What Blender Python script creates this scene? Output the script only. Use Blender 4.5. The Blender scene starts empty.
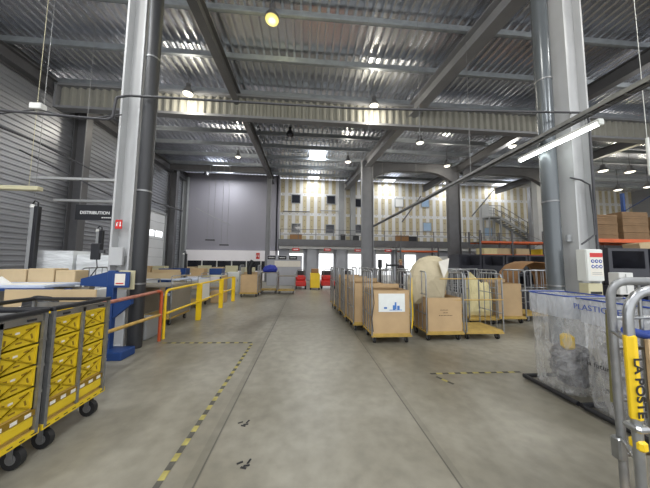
import bpy, math, random
from mathutils import Vector, Matrix, noise
random.seed(7)
PI = math.pi
scn = bpy.context.scene
COL = scn.collection

# ------------------------------------------------------------------ camera
F, CX, CY, H = 240.0, 325.0, 244.0, 1.6
YAW, PIT, ROLL = math.atan2(19, 240), math.atan2(18, 240), 0.010
fw = Vector((math.sin(YAW)*math.cos(PIT), math.cos(YAW)*math.cos(PIT), math.sin(PIT)))
r0 = Vector((math.cos(YAW), -math.sin(YAW), 0)); u0 = r0.cross(fw)
rr = r0*math.cos(ROLL) + u0*math.sin(ROLL); uu = -r0*math.sin(ROLL) + u0*math.cos(ROLL)
cd = bpy.data.cameras.new('camera'); cam = bpy.data.objects.new('camera', cd); COL.objects.link(cam)
cd.sensor_width = 36; cd.lens = F/650*36; cd.clip_start = .05; cd.clip_end = 300
m = Matrix((rr, uu, -fw)).transposed().to_4x4(); m.translation = (0, 0, H); cam.matrix_world = m
scn.camera = cam

def A(x, y, X=None, Y=None, Z=None):
    """surveyed position: where the sight line through a point of the photo meets a plane of the hall"""
    d = fw + rr*((x-CX)/F) + uu*((CY-y)/F)
    t = (Z-H)/d.z if Z is not None else (Y/d.y if Y is not None else X/d.x)
    return Vector((d.x*t, d.y*t, H+d.z*t))

# ------------------------------------------------------------------ materials
def mat(name, col, rough=.6, metal=0., var=.12, scale=3., bump=0., bscale=None, alpha=None, trans=0., emit=None, es=0., stretch=None, spec=None):
    M = bpy.data.materials.new(name); M.use_nodes = True
    nt = M.node_tree; N = nt.nodes; L = nt.links; b = N['Principled BSDF']
    b.inputs['Roughness'].default_value = rough; b.inputs['Metallic'].default_value = metal
    if spec is not None: b.inputs['Specular IOR Level'].default_value = spec
    tc = N.new('ShaderNodeTexCoord'); src = tc.outputs['Object']
    if stretch:
        mp = N.new('ShaderNodeMapping'); mp.inputs['Scale'].default_value = stretch; L.new(src, mp.inputs[0]); src = mp.outputs[0]
    nz = N.new('ShaderNodeTexNoise'); nz.inputs['Scale'].default_value = scale; nz.inputs['Detail'].default_value = 5
    L.new(src, nz.inputs['Vector'])
    cr = N.new('ShaderNodeValToRGB'); c = Vector(col)
    lo = c*(1-var); hi = c*(1+var)
    cr.color_ramp.elements[0].position = .3; cr.color_ramp.elements[1].position = .7
    cr.color_ramp.elements[0].color = (*lo, 1); cr.color_ramp.elements[1].color = (*[min(1, v) for v in hi], 1)
    L.new(nz.outputs['Fac'], cr.inputs[0]); L.new(cr.outputs[0], b.inputs['Base Color'])
    if bump:
        n2 = N.new('ShaderNodeTexNoise'); n2.inputs['Scale'].default_value = bscale or scale*4; n2.inputs['Detail'].default_value = 4
        L.new(src, n2.inputs['Vector'])
        bp = N.new('ShaderNodeBump'); bp.inputs['Strength'].default_value = bump; bp.inputs['Distance'].default_value = .02
        L.new(n2.outputs['Fac'], bp.inputs['Height']); L.new(bp.outputs[0], b.inputs['Normal'])
    if alpha is not None: b.inputs['Alpha'].default_value = alpha
    if trans: b.inputs['Transmission Weight'].default_value = trans
    if emit: b.inputs['Emission Color'].default_value = (*emit, 1); b.inputs['Emission Strength'].default_value = es
    return M

def srgb(r, g, b):
    f = lambda v: (v/255/12.92) if v/255 <= .04045 else ((v/255+.055)/1.055)**2.4
    return (f(r), f(g), f(b))

M = {}
M['tapeblack'] = mat('tape_black', srgb(78, 76, 70), .6, 0, .3, 14)
M['tapeyellow'] = mat('tape_yellow', srgb(158, 148, 84), .6, 0, .25, 14)
M['galv'] = mat('galvanised_deck', srgb(226, 228, 234), .26, .92, .06, 1.3, stretch=(1, .15, 1))
M['purlin'] = mat('galvanised_purlin', srgb(152, 158, 164), .4, .4, .15, 4)
M['clad'] = mat('wall_cladding', srgb(156, 158, 164), .36, .45, .14, 1.2, stretch=(1, .2, 1))
M['steelgrey'] = mat('painted_steel_grey', srgb(150, 152, 154), .5, .1, .06, 2)
M['steellight'] = mat('painted_steel_light', srgb(184, 185, 186), .5, .0, .05, 2)
M['steeldark'] = mat('painted_steel_dark', srgb(96, 96, 99), .5, .2, .1, 2)
M['beamgrey'] = mat('beam_paint', srgb(132, 133, 137), .5, .1, .08, 2)
M['pipedark'] = mat('pipe_dark', srgb(50, 51, 54), .5, .1, .08, 1)
M['pipemid'] = mat('pipe_mid', srgb(98, 103, 107), .25, .2, .06, 1)
M['cream'] = mat('cream_web', srgb(136, 135, 127), .7, 0, .06, 2)
M['dockgrey'] = mat('dock_grey', srgb(170, 172, 180), .55, .0, .05, 2)
M['greywall'] = mat('grey_partition', srgb(140, 138, 147), .55, .0, .05, .6, stretch=(1, 1, .3))
M['white'] = mat('white_paint', srgb(224, 224, 222), .5, 0, .03, 2)
M['whiteglossy'] = mat('white_enamel', srgb(216, 218, 214), .35, 0, .03, 2)
M['doorwhite'] = mat('translucent_door', srgb(205, 206, 208), .35, 0, .05, 1)
M['fascia'] = mat('fascia_white', srgb(242, 238, 242), .5, 0, .03, 1)
M['cardboard'] = mat('cardboard', srgb(188, 160, 122), .8, 0, .07, 3, bump=.1)
M['cardboard_b'] = mat('cardboard_pale', srgb(192, 170, 134), .8, 0, .06, 3, bump=.1)
M['cardboard_d'] = mat('cardboard_brown', srgb(150, 112, 74), .8, 0, .08, 3, bump=.1)
M['cardboard_k'] = mat('cardboard_dark', srgb(124, 98, 70), .8, 0, .12, 3, bump=.1)
M['kraft'] = mat('kraft_paper', srgb(190, 178, 150), .75, 0, .07, 4, bump=.35, bscale=9)
M['tarp'] = mat('pale_yellow_paper', srgb(218, 206, 158), .7, 0, .07, 4, bump=.4, bscale=9)
M['yellow'] = mat('yellow_plastic', srgb(214, 184, 36), .42, 0, .1, 4)
M['yellowdark'] = mat('yellow_slot', srgb(132, 104, 20), .6, 0, .1, 4)
M['yellowpaint'] = mat('yellow_paint', srgb(234, 196, 30), .4, 0, .06, 3)
M['yellowwood'] = mat('yellow_deck', srgb(176, 146, 74), .6, 0, .18, 6)
M['orangered'] = mat('red_orange_paint', srgb(190, 84, 44), .45, 0, .15, 8)
M['worn'] = mat('worn_yellow_paint', srgb(184, 150, 78), .5, 0, .2, 9)
M['wornred'] = mat('worn_red_paint', srgb(170, 110, 92), .5, 0, .2, 9)
M['zinc'] = mat('zinc_tube', srgb(158, 160, 162), .3, .85, .14, 9)
M['zincdull'] = mat('zinc_tube_dull', srgb(138, 139, 140), .42, .6, .18, 12)
M['rubber'] = mat('black_rubber', srgb(30, 30, 32), .6, 0, .1, 5)
M['black'] = mat('black_plastic', srgb(30, 31, 36), .45, 0, .1, 3)
M['blacksoft'] = mat('dark_container', srgb(48, 49, 58), .4, 0, .12, 3)
M['blue'] = mat('blue_steel', srgb(30, 64, 122), .4, .1, .06, 3)
M['bluepale'] = mat('pale_blue_top', srgb(186, 196, 216), .4, 0, .04, 3)
M['bluebag'] = mat('blue_cloth', srgb(48, 62, 160), .7, 0, .15, 5)
M['pink'] = mat('pink_paper', srgb(206, 170, 172), .8, 0, .06, 6)
M['paper'] = mat('white_paper', srgb(226, 222, 212), .8, 0, .04, 6)
M['red'] = mat('red_plastic', srgb(200, 44, 40), .45, 0, .06, 3)
M['orange'] = mat('orange_beam', srgb(206, 96, 50), .5, 0, .1, 4)
M['beige'] = mat('beige_enamel', srgb(196, 190, 158), .5, 0, .05, 3)
M['mdf'] = mat('grey_board', srgb(128, 122, 112), .6, 0, .08, 3)
M['glassdark'] = mat('dark_glass', srgb(44, 46, 54), .12, 0, .1, 2)
M['glassblue'] = mat('pale_blue_glass', srgb(160, 186, 214), .15, 0, .05, 2)
M['cable'] = mat('cable_grey', srgb(66, 66, 70), .5, 0, .1, 3)
M['wrap'] = mat('stretch_film', srgb(222, 225, 228), .2, .0, .2, 2, bump=1., bscale=5, stretch=(1, 1, 5))
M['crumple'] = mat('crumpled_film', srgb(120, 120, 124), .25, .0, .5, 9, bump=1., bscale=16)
M['text'] = mat('ink_black', srgb(34, 32, 32), .7, 0, .05, 3)
M['crumple_light'] = mat('crumpled_film_pale', srgb(176, 176, 182), .25, .0, .45, 9, bump=1., bscale=16)
M['olive'] = mat('olive_webbing', srgb(112, 108, 66), .7, 0, .1, 9)
M['textblue'] = mat('ink_blue', srgb(42, 70, 150), .6, 0, .05, 3)
M['textwhite'] = mat('ink_white', srgb(236, 236, 236), .6, 0, .02, 3)
M['photo_sky'] = mat('poster_blue', srgb(70, 120, 190), .5, 0, .2, 8)
M['poster'] = mat('poster_white', srgb(226, 230, 228), .4, 0, .04, 9)
M['skin'] = mat('skin', srgb(196, 150, 124), .6, 0, .04, 6)
M['hair'] = mat('light_hair', srgb(168, 140, 96), .7, 0, .15, 20)
M['jacket'] = mat('dark_jacket', srgb(52, 40, 44), .8, 0, .1, 8)
M['trousers'] = mat('dark_trousers', srgb(40, 42, 52), .8, 0, .1, 8)
M['tubeglow'] = mat('fluorescent_glow', (.08, .08, .08), .4, emit=(.93, 1, .97), es=9)
M['lampwarm'] = mat('sodium_lamp_glow', (.08, .08, .08), .4, emit=(1, .80, .16), es=.62)
M['lampwhite'] = mat('lamp_glow', (.08, .08, .08), .4, emit=(1, .95, .78), es=1.6)
M['skylight'] = mat('skylight_glow', (.08, .08, .08), .4, emit=(.93, .97, 1), es=2.2)
M['paneglow'] = mat('daylit_pane', (.08, .08, .08), .3, emit=(.95, .98, 1), es=1.6)

def nodes_of(name, rough, metal=0):
    Mx = bpy.data.materials.new(name); Mx.use_nodes = True
    b = Mx.node_tree.nodes['Principled BSDF']; b.inputs['Roughness'].default_value = rough; b.inputs['Metallic'].default_value = metal
    return Mx, Mx.node_tree.nodes, Mx.node_tree.links, b

# translucent polythene for the bags
def polythene(name, a, col):
    Mx, N, L, b = nodes_of(name, .25)
    b.inputs['Base Color'].default_value = (*col, 1)
    tc = N.new('ShaderNodeTexCoord'); mp = N.new('ShaderNodeMapping'); mp.inputs['Scale'].default_value = (1, 1, .35)
    L.new(tc.outputs['Object'], mp.inputs[0])
    n = N.new('ShaderNodeTexNoise'); n.inputs['Scale'].default_value = 11; n.inputs['Detail'].default_value = 6; n.inputs['Distortion'].default_value = 1.2
    L.new(mp.outputs[0], n.inputs['Vector'])
    bp = N.new('ShaderNodeBump'); bp.inputs['Strength'].default_value = .9; bp.inputs['Distance'].default_value = .03
    L.new(n.outputs['Fac'], bp.inputs['Height']); L.new(bp.outputs[0], b.inputs['Normal'])
    mr = N.new('ShaderNodeMapRange'); mr.inputs[1].default_value = .35; mr.inputs[2].default_value = .7
    mr.inputs[3].default_value = a-.16; mr.inputs[4].default_value = min(1, a+.22)
    L.new(n.outputs['Fac'], mr.inputs[0]); L.new(mr.outputs[0], b.inputs['Alpha'])
    return Mx
M['poly'] = polythene('clear_polythene', .30, srgb(206, 206, 206))
M['polyfront'] = polythene('milky_polythene', .55, srgb(200, 204, 212))

# concrete floor with saw-cut joints
def floor_mat():
    Mx, N, L, b = nodes_of('concrete_floor', .4)
    tc = N.new('ShaderNodeTexCoord'); s = tc.outputs['Object']
    def nz(sc, d, st=(1, 1, 1), dist=0):
        mp = N.new('ShaderNodeMapping'); mp.inputs['Scale'].default_value = st; L.new(s, mp.inputs[0])
        n = N.new('ShaderNodeTexNoise'); n.inputs['Scale'].default_value = sc; n.inputs['Detail'].default_value = d; n.inputs['Distortion'].default_value = dist
        L.new(mp.outputs[0], n.inputs['Vector']); return n.outputs['Fac']
    a = nz(.55, 6, (1, .6, 1), .6); c = nz(7, 5)
    r1 = N.new('ShaderNodeValToRGB'); r1.color_ramp.elements[0].position = .32; r1.color_ramp.elements[1].position = .7
    r1.color_ramp.elements[0].color = (*srgb(112, 107, 93), 1); r1.color_ramp.elements[1].color = (*srgb(164, 160, 148), 1); L.new(a, r1.inputs[0])
    r2 = N.new('ShaderNodeValToRGB'); r2.color_ramp.elements[0].position = .3; r2.color_ramp.elements[1].position = .65
    r2.color_ramp.elements[0].color = (.78, .78, .78, 1); r2.color_ramp.elements[1].color = (1, 1, 1, 1); L.new(c, r2.inputs[0])
    mx = N.new('ShaderNodeMix'); mx.data_type = 'RGBA'; mx.blend_type = 'MULTIPLY'; mx.inputs[0].default_value = 1
    L.new(r1.outputs[0], mx.inputs[6]); L.new(r2.outputs[0], mx.inputs[7]); cur = mx.outputs[2]
    sp = N.new('ShaderNodeSeparateXYZ'); L.new(s, sp.inputs[0])
    def line(axis, pos, w, dark):
        nonlocal cur
        d = N.new('ShaderNodeMath'); d.operation = 'SUBTRACT'; L.new(sp.outputs[axis], d.inputs[0]); d.inputs[1].default_value = pos
        ab = N.new('ShaderNodeMath'); ab.operation = 'ABSOLUTE'; L.new(d.outputs[0], ab.inputs[0])
        lt = N.new('ShaderNodeMath'); lt.operation = 'LESS_THAN'; L.new(ab.outputs[0], lt.inputs[0]); lt.inputs[1].default_value = w
        mu = N.new('ShaderNodeMath'); mu.operation = 'MULTIPLY'; L.new(lt.outputs[0], mu.inputs[0]); mu.inputs[1].default_value = dark
        k = N.new('ShaderNodeMix'); k.data_type = 'RGBA'; L.new(mu.outputs[0], k.inputs[0]); L.new(cur, k.inputs[6])
        k.inputs[7].default_value = (*srgb(62, 60, 54), 1); cur = k.outputs[2]
    for p in (-.77, 1.14, 7.4, -7.): line(0, p, .007, .8)
    line(0, -.80, .045, .2); line(0, 1.17, .03, .18)
    line(1, 5.0, .005, .4); line(1, 12.4, .006, .5)
    L.new(cur, b.inputs['Base Color'])
    rg = N.new('ShaderNodeMapRange'); rg.inputs[3].default_value = .26; rg.inputs[4].default_value = .52; L.new(a, rg.inputs[0]); L.new(rg.outputs[0], b.inputs['Roughness'])
    return Mx
M['floor'] = floor_mat()

# gypsum boards: tan joint bands in columns between white taped strips
def gypsum():
    Mx, N, L, b = nodes_of('gypsum_boards', .7)
    tc = N.new('ShaderNodeTexCoord'); sp = N.new('ShaderNodeSeparateXYZ'); L.new(tc.outputs['Object'], sp.inputs[0])
    def mth(op, a, v=None):
        n = N.new('ShaderNodeMath'); n.operation = op
        L.new(a, n.inputs[0])
        if v is not None:
            if isinstance(v, (int, float)): n.inputs[1].default_value = v
            else: L.new(v, n.inputs[1])
        return n.outputs[0]
    n1 = N.new('ShaderNodeTexNoise'); n1.inputs['Scale'].default_value = .9; L.new(tc.outputs['Object'], n1.inputs['Vector'])
    fx = mth('FRACT', mth('DIVIDE', sp.outputs[0], .66)); fz = mth('FRACT', mth('DIVIDE', mth('SUBTRACT', sp.outputs[2], .35), 1.8))
    band = mth('MULTIPLY', mth('GREATER_THAN', fx, .46), mth('GREATER_THAN', fz, .14))
    fz2 = mth('FRACT', mth('MULTIPLY', sp.outputs[2], 1.7)); fx2 = mth('ABSOLUTE', mth('SUBTRACT', fx, .73))
    hole = mth('MULTIPLY', mth('LESS_THAN', fx2, .07), mth('LESS_THAN', fz2, .14))
    m1 = N.new('ShaderNodeMix'); m1.data_type = 'RGBA'; L.new(mth('MULTIPLY', band, mth('ADD', n1.outputs['Fac'], .45)), m1.inputs[0])
    m1.inputs[6].default_value = (*srgb(212, 212, 212), 1); m1.inputs[7].default_value = (*srgb(182, 170, 138), 1)
    m2 = N.new('ShaderNodeMix'); m2.data_type = 'RGBA'; L.new(mth('MULTIPLY', hole, .6), m2.inputs[0]); L.new(m1.outputs[2], m2.inputs[6])
    m2.inputs[7].default_value = (*srgb(90, 84, 70), 1); L.new(m2.outputs[2], b.inputs['Base Color'])
    return Mx
M['gypsum'] = gypsum()

# ------------------------------------------------------------------ mesh builder
class MB:
    def __init__(s): s.v = []; s.f = []; s.mi = []; s.cur = 0; s.sm = []
    def m(s, i): s.cur = i; return s
    def add(s, vs, fs, smooth=False):
        b = len(s.v); s.v += [tuple(v) for v in vs]
        for f in fs: s.f.append(tuple(b+i for i in f)); s.mi.append(s.cur); s.sm.append(smooth)
        return s
    def box(s, x0, y0, z0, x1, y1, z1, M4=None):
        if x0 > x1: x0, x1 = x1, x0
        if y0 > y1: y0, y1 = y1, y0
        if z0 > z1: z0, z1 = z1, z0
        vs = [Vector(p) for p in ((x0,y0,z0),(x1,y0,z0),(x1,y1,z0),(x0,y1,z0),(x0,y0,z1),(x1,y0,z1),(x1,y1,z1),(x0,y1,z1))]
        if M4: vs = [M4 @ v for v in vs]
        return s.add(vs, [(0,3,2,1),(4,5,6,7),(0,1,5,4),(1,2,6,5),(2,3,7,6),(3,0,4,7)])
    def bbox(s, x0, y0, z0, x1, y1, z1, r=.01):
        """box with chamfered edges"""
        if x0 > x1: x0, x1 = x1, x0
        if y0 > y1: y0, y1 = y1, y0
        if z0 > z1: z0, z1 = z1, z0
        r = min(r, (x1-x0)/2.01, (y1-y0)/2.01, (z1-z0)/2.01)
        def ring(z, i):
            a, b_, c, d = x0+i, y0+i, x1-i, y1-i
            return [(a+r,b_,z),(c-r,b_,z),(c,b_+r,z),(c,d-r,z),(c-r,d,z),(a+r,d,z),(a,d-r,z),(a,b_+r,z)]
        R = [ring(z0, r*.7), ring(z0+r, 0), ring(z1-r, 0), ring(z1, r*.7)]
        vs = sum(R, []); fs = [tuple(range(7, -1, -1)), tuple(range(24, 32))]
        for k in range(3):
            for i in range(8): j = (i+1) % 8; fs.append((k*8+i, k*8+j, k*8+8+j, k*8+8+i))
        return s.add(vs, fs)
    def tube(s, pts, r, n=8, caps=True):
        pts = [Vector(p) for p in pts]; rings = []
        up = None
        for i, p in enumerate(pts):
            d = (pts[min(i+1, len(pts)-1)] - pts[max(i-1, 0)]).normalized()
            if up is None: up = Vector((0, 0, 1)) if abs(d.z) < .9 else Vector((0, 1, 0))
            a = d.cross(up)
            if a.length < 1e-3: up = Vector((1, 0, 0)); a = d.cross(up)
            a.normalize(); b = a.cross(d).normalized(); up = b
            ri = r[i] if isinstance(r, (list, tuple)) else r
            rings.append([p + a*math.cos(2*PI*k/n)*ri + b*math.sin(2*PI*k/n)*ri for k in range(n)])
        vs = sum(rings, []); fs = []
        for i in range(len(pts)-1):
            for k in range(n): j = (k+1) % n; fs.append((i*n+k, i*n+j, (i+1)*n+j, (i+1)*n+k))
        s.add(vs, fs, True)
        if caps: s.add(rings[0], [tuple(range(n-1, -1, -1))]); s.add(rings[-1], [tuple(range(n))])
        return s
    def cyl(s, p0, p1, r, n=12): return s.tube([p0, p1], r, n)
    def prism(s, poly, axis, a, b):
        """poly in the two other axes (x->(y,z), y->(x,z), z->(x,y)), extruded a..b"""
        def P(u, v, w): return {'x': (w, u, v), 'y': (u, w, v), 'z': (u, v, w)}[axis]
        n = len(poly); vs = [P(u, v, a) for u, v in poly] + [P(u, v, b) for u, v in poly]
        fs = [tuple(range(n)), tuple(range(2*n-1, n-1, -1))] + [(i, n+i, n+(i+1) % n, (i+1) % n) for i in range(n)]
        return s.add(vs, fs)
    def ibeam(s, p0, p1, w, h, t=.02):
        """I section from p0 to p1 (top centre line), vertical web"""
        p0, p1 = Vector(p0), Vector(p1); d = (p1-p0).normalized(); sd = d.cross(Vector((0, 0, 1))).normalized()
        for (a, z0, z1) in ((w/2, -t, 0), (t/2, -h+t, -t), (w/2, -h, -h+t)):
            vs = [p + sd*k*a + Vector((0, 0, z)) for p in (p0, p1) for k, z in ((-1, z0), (1, z0), (1, z1), (-1, z1))]
            s.add(vs, [(0,1,2,3),(7,6,5,4),(0,4,5,1),(1,5,6,2),(2,6,7,3),(3,7,4,0)])
        return s
    def build(s, name, mats, parent=None, loc=None, rz=0, smooth=False, label=None):
        me = bpy.data.meshes.new(name); me.from_pydata(s.v, [], s.f)
        mats = mats if isinstance(mats, (list, tuple)) else [mats]
        for k in mats: me.materials.append(M[k])
        for i, p in enumerate(me.polygons): p.material_index = s.mi[i]; p.use_smooth = smooth or s.sm[i]
        me.update()
        import bmesh
        bm = bmesh.new(); bm.from_mesh(me); bmesh.ops.recalc_face_normals(bm, faces=bm.faces); bm.to_mesh(me); bm.free()
        o = bpy.data.objects.new(name, me); COL.objects.link(o)
        if parent: o.parent = parent
        if loc: o.location = loc
        if rz: o.rotation_euler.z = rz
        if label: o['label'] = label
        return o

def arc_path(pts, r, n=4):
    """poly-line with rounded corners"""
    pts = [Vector(p) for p in pts]; out = [pts[0]]
    for i in range(1, len(pts)-1):
        a = (pts[i-1]-pts[i]).normalized(); b = (pts[i+1]-pts[i]).normalized()
        for k in range(n+1):
            t = k/n; p = pts[i] + a*r*(1-t)**2 + b*r*t**2; out.append(p)
    out.append(pts[-1]); return out

def tag(o, label, cat, group=None, kind=None):
    o['label'] = label; o['category'] = cat
    if group: o['group'] = group
    if kind: o['kind'] = kind
    return o
def struct(o, label=None, cat=None, group=None):
    o['kind'] = 'structure'
    if label: o['label'] = label
    if cat: o['category'] = cat
    if group: o['group'] = group
    return o
def empty(name, loc, rz, label, cat, group=None):
    o = bpy.data.objects.new(name, None); COL.objects.link(o); o.location = loc; o.rotation_euler.z = rz
    o.empty_display_size = .1
    return tag(o, label, cat, group)
def copy_tree(o, loc=None, rz=None, label=None, group=None, parent=None):
    c = o.copy(); COL.objects.link(c); c.parent = parent
    if loc is not None: c.location = loc
    if rz is not None: c.rotation_euler.z = rz
    if label: c['label'] = label
    if group: c['group'] = group
    for ch in list(o.children): copy_tree(ch, parent=c)
    return c
def lettering(text, size, mt, M4, parent, name='lettering', ext=.001, bold=0.):
    cu = bpy.data.curves.new(name, 'FONT'); cu.body = text; cu.size = size; cu.align_x = 'CENTER'; cu.align_y = 'CENTER'
    cu.extrude = ext; cu.offset = bold; cu.materials.append(M[mt])
    tmp = bpy.data.objects.new('tmp', cu); me = bpy.data.meshes.new_from_object(tmp); me.name = name
    bpy.data.objects.remove(tmp); bpy.data.curves.remove(cu)
    o = bpy.data.objects.new(name, me); COL.objects.link(o); o.parent = parent; o.matrix_local = M4
    return o
def face_mat(x, y, z, right, up):
    r = Vector(right).normalized(); u = Vector(up).normalized(); n = r.cross(u)
    k = Matrix((r, u, n)).transposed().to_4x4(); k.translation = (x, y, z); return k

# ------------------------------------------------------------------ SETTING
YB, YF = 21.5, -8.0         # back wall, end behind the viewer, left open to let sky light in
XL, XR = -10.4, 33.0
struct(MB().box(XL-.3, YF-4, -.2, XR+.3, YB+9, 0).build('floor', 'floor'))

# corrugated deck, ribs along the hall
def deck():
    b = MB(); p = .27; x = XL-.3; prof = []
    while x < XR+.3:
        prof += [(x, 9.17), (x+.13, 9.17), (x+.155, 9.02), (x+.22, 9.02), (x+.245, 9.17)]; x += p
    prof.append((x, 9.17))
    n = len(prof); vs = [(u, YF, z) for u, z in prof] + [(u, YB+.2, z) for u, z in prof]
    b.add(vs, [(i, i+1, n+i+1, n+i) for i in range(n-1)])
    b.box(XL-.3, YF, 9.2, XR+.3, YB+.2, 9.3)
    return b
struct(deck().build('ceiling', 'galv'))

# left wall: horizontal ribbed cladding with the loading door opening left free
def cladding(y0, y1, z0, z1):
    b = MB(); prof = []; z = z0; p = .2
    while z < z1-.01:
        prof += [(XL, z), (XL, min(z+.1, z1)), (XL+.045, min(z+.13, z1)), (XL+.045, min(z+.17, z1))]; z += p
    prof.append((XL, z1)); n = len(prof)
    b.add([(x, y0, z) for x, z in prof] + [(x, y1, z) for x, z in prof], [(i, n+i, n+i+1, i+1) for i in range(n-1)])
    return b
w = cladding(YF, 15.2, 0, 9.1)
w2 = cladding(15.2, 18.3, 4.9, 9.1); w3 = cladding(18.3, YB, 0, 9.1)
w.add(w2.v, w2.f); w.add(w3.v, w3.f); w.box(XL-.25, YF, 0, XL-.05, YB, 9.1)
struct(w.build('wall_left', 'clad'))
b = MB(); b.box(XL-.03, 15.2, 0, XL+.05, 18.3, 4.9)
for k in range(1, 8): b.m(1).box(XL+.05, 15.2, k*.61-.01, XL+.06, 18.3, k*.61+.01)
d1 = struct(b.build('door_1', ['doorwhite', 'steelgrey']))
b = MB()
for k in range(3): b.bbox(XL+.055, 15.45+k*.93, 3.25, XL+.075, 16.2+k*.93, 3.65, .05)
struct(b.build('window_1', 'paneglow', d1))
b = MB()
for (y0, y1, z0, z1) in ((15.05, 15.2, 0, 5.0), (18.3, 18.45, 0, 5.0), (15.05, 18.45, 4.9, 5.05)): b.box(XL, y0, z0, XL+.12, y1, z1)
struct(b.build('trim_1', 'steelgrey'))
struct(MB().ibeam((XL+.25, YF, 8.7), (XL+.25, YB, 8.7), .3, .45).box(XL+.05, YF, 8.2, XL+.09, YB, 8.9).build('trim_2', 'steeldark'))

# back wall: gypsum above the gallery, dock openings below
openings = [(-.85, .62), (1.82, .66), (4.45, .66), (7.1, .72), (9.6, .6)]
b = MB(); b.box(-2.4, YB, 3.2, XR, YB+.2, 9.1)
struct(b.build('wall_back', 'gypsum'))
b = MB(); x = -2.4
for (c, hw) in openings:
    b.box(x, YB, 0, c-hw, YB+.2, 3.2); b.box(c-hw, YB, 2.72, c+hw, YB+.2, 3.2); x = c+hw
b.box(x, YB, 0, XR, YB+.2, 3.2)
struct(b.build('wall_dock', 'dockgrey'))
b = MB()
for c, hw in openings[:5]:                                   # dock door leaves, half raised
    b.bbox(c-hw, YB+.06, 2.35, c+hw, YB+.12, 2.72)
    o = struct(b.build('door_2', 'white')); b = MB()
# grey partition over the office front, far left
b = MB(); b.box(XL, 20.8, 2.55, -2.5, 20.95, 9.1); b.box(-2.62, 20.8, 2.55, -2.4, YB+.1, 9.1); b.box(XL, 20.83, 0, -2.4, 20.93, 2.6)
struct(b.build('wall_grey', ['greywall']))
b = MB(); b.box(XL+.6, 20.5, 1.62, -2.6, 20.8, 2.5); b.box(XL+.6, 20.6, 0, -2.6, 20.8, .8)
struct(b.build('wall_office', 'fascia'))
b = MB(); b.box(XL+.6, 20.72, .8, -2.6, 20.79, 1.62)
wn = struct(b.build('window_2', 'glassdark'))
b = MB()
for k in range(7): x = XL+.6+k*1.2; b.box(x, 20.62, .8, x+.07, 20.72, 1.62)
struct(b.build('window_frame', 'white', wn))
struct(MB().box(XR, YF, 0, XR+.2, YB, 9.1).build('wall_right', 'clad'))
# floor beyond the dock openings is part of the floor slab
# gallery in front of the back wall
b = MB(); b.box(-2.3, 20.4, 2.95, XR, YB, 3.35); b.m(1).box(-2.3, 20.36, 2.95, XR, 20.4, 3.5); b.m(2).box(-2.3, 20.7, 2.72, 22, 20.95, 2.94)
struct(b.build('trim_gallery', ['beamgrey', 'steeldark', 'white']))
b = MB(); x = -2.2
while x < XR-1:
    b.box(x, 20.4, 3.5, x+.05, 20.44, 4.35); x += 1.5
for z in (3.9, 4.33): b.box(-2.2, 20.4, z, XR-1, 20.43, z+.04)
tag(b.build('gallery_railing', 'steeldark'), 'thin dark steel railing along the gallery edge before the striped back wall', 'railing')

# wall windows of the upper storeys
wi = [(296, 199, 'glassdark'), (331, 200, 'glassdark'), (358, 203, 'glassdark'), (296, 228, 'glassdark'), (330, 229, 'glassdark'), (358, 229, 'glassdark'),
      (399, 203, 'white'), (425, 203, 'glassblue'), (427, 227, 'glassblue'), (488, 232, 'glassblue')]
for i, (px, py, mt) in enumerate(wi):
    p = A(px, py, Y=YB); b = MB(); s = .36
    for (a, c, e, g) in ((-s-.06, s+.06, s, s+.06), (-s-.06, s+.06, -s-.06, -s), (-s-.06, -s, -s, s), (s, s+.06, -s, s)): b.box(a, -.06, e, c, 0, g)
    b.m(1).box(-s, -.04, -s, s, -.005, s)
    struct(b.build('window_%d' % (i+3), ['steelgrey', mt], loc=p))

# ------------------------------------------------------------------ steelwork
def column(name, x, y, w, dpt, z1, along='x', mt='steellight', t=.035, base=True, label=None, loc0=0):
    b = MB()
    if along == 'x':        # web runs in X, flanges face +-X
        b.box(-w/2, -dpt/2, 0, -w/2+t, dpt/2, z1); b.box(w/2-t, -dpt/2, 0, w/2, dpt/2, z1); b.box(-w/2+t, -t/3, 0, w/2-t, t/3, z1)
    else:
        b.box(-dpt/2, -w/2, 0, dpt/2, -w/2+t, z1); b.box(-dpt/2, w/2-t, 0, dpt/2, w/2, z1); b.box(-t/3, -w/2+t, 0, t/3, w/2-t, z1)
    if base: b.box(-w/2-.06, -dpt/2-.06, 0, w/2+.06, dpt/2+.06, .03)
    o = b.build(name, mt, loc=(x, y, 0)); return struct(o, label, 'column')
column('column', -3.48, 4.95, .36, .34, 8.25, label='light grey steel column on the left carrying the red sign, beside the blue bench')
column('column', 5.62, 4.485, .44, .30, 8.25, label='light grey steel column on the right with the white electrical cabinet')
column('column', 4.1, 15.8, .78, .34, 8.6, mt='beamgrey', label='grey steel column rising behind the cage trolleys with the poster')
column('column', 10.5, 16.2, .86, .34, 8.6, mt='steeldark', label='dark grey steel column beside the far racking')
column('column', -3.02, 19.2, .34, .28, 8.3, mt='beamgrey', label='slender grey steel column in front of the plain grey partition')
column('column', -10.05, 11.2, .5, .34, 8.6, mt='steeldark', label='dark column on the ribbed left wall behind the black hanging sign')
column('column', -10.05, 18.7, .5, .34, 8.6, mt='steeldark', label='dark column on the ribbed left wall beside the white loading door')
column('column', -10.1, 20.6, .4, .3, 8.6, mt='steelgrey', label='grey column in the corner of the left wall and grey partition')
column('column', 17.6, 16.6, .7, .4, 8.6, mt='steellight', label='pale column beyond the carton racking on the right')
column('column', 20.5, 20., .6, .34, 8.6, mt='beamgrey', label='grey column at the foot of the steel stairs on the back wall')

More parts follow.
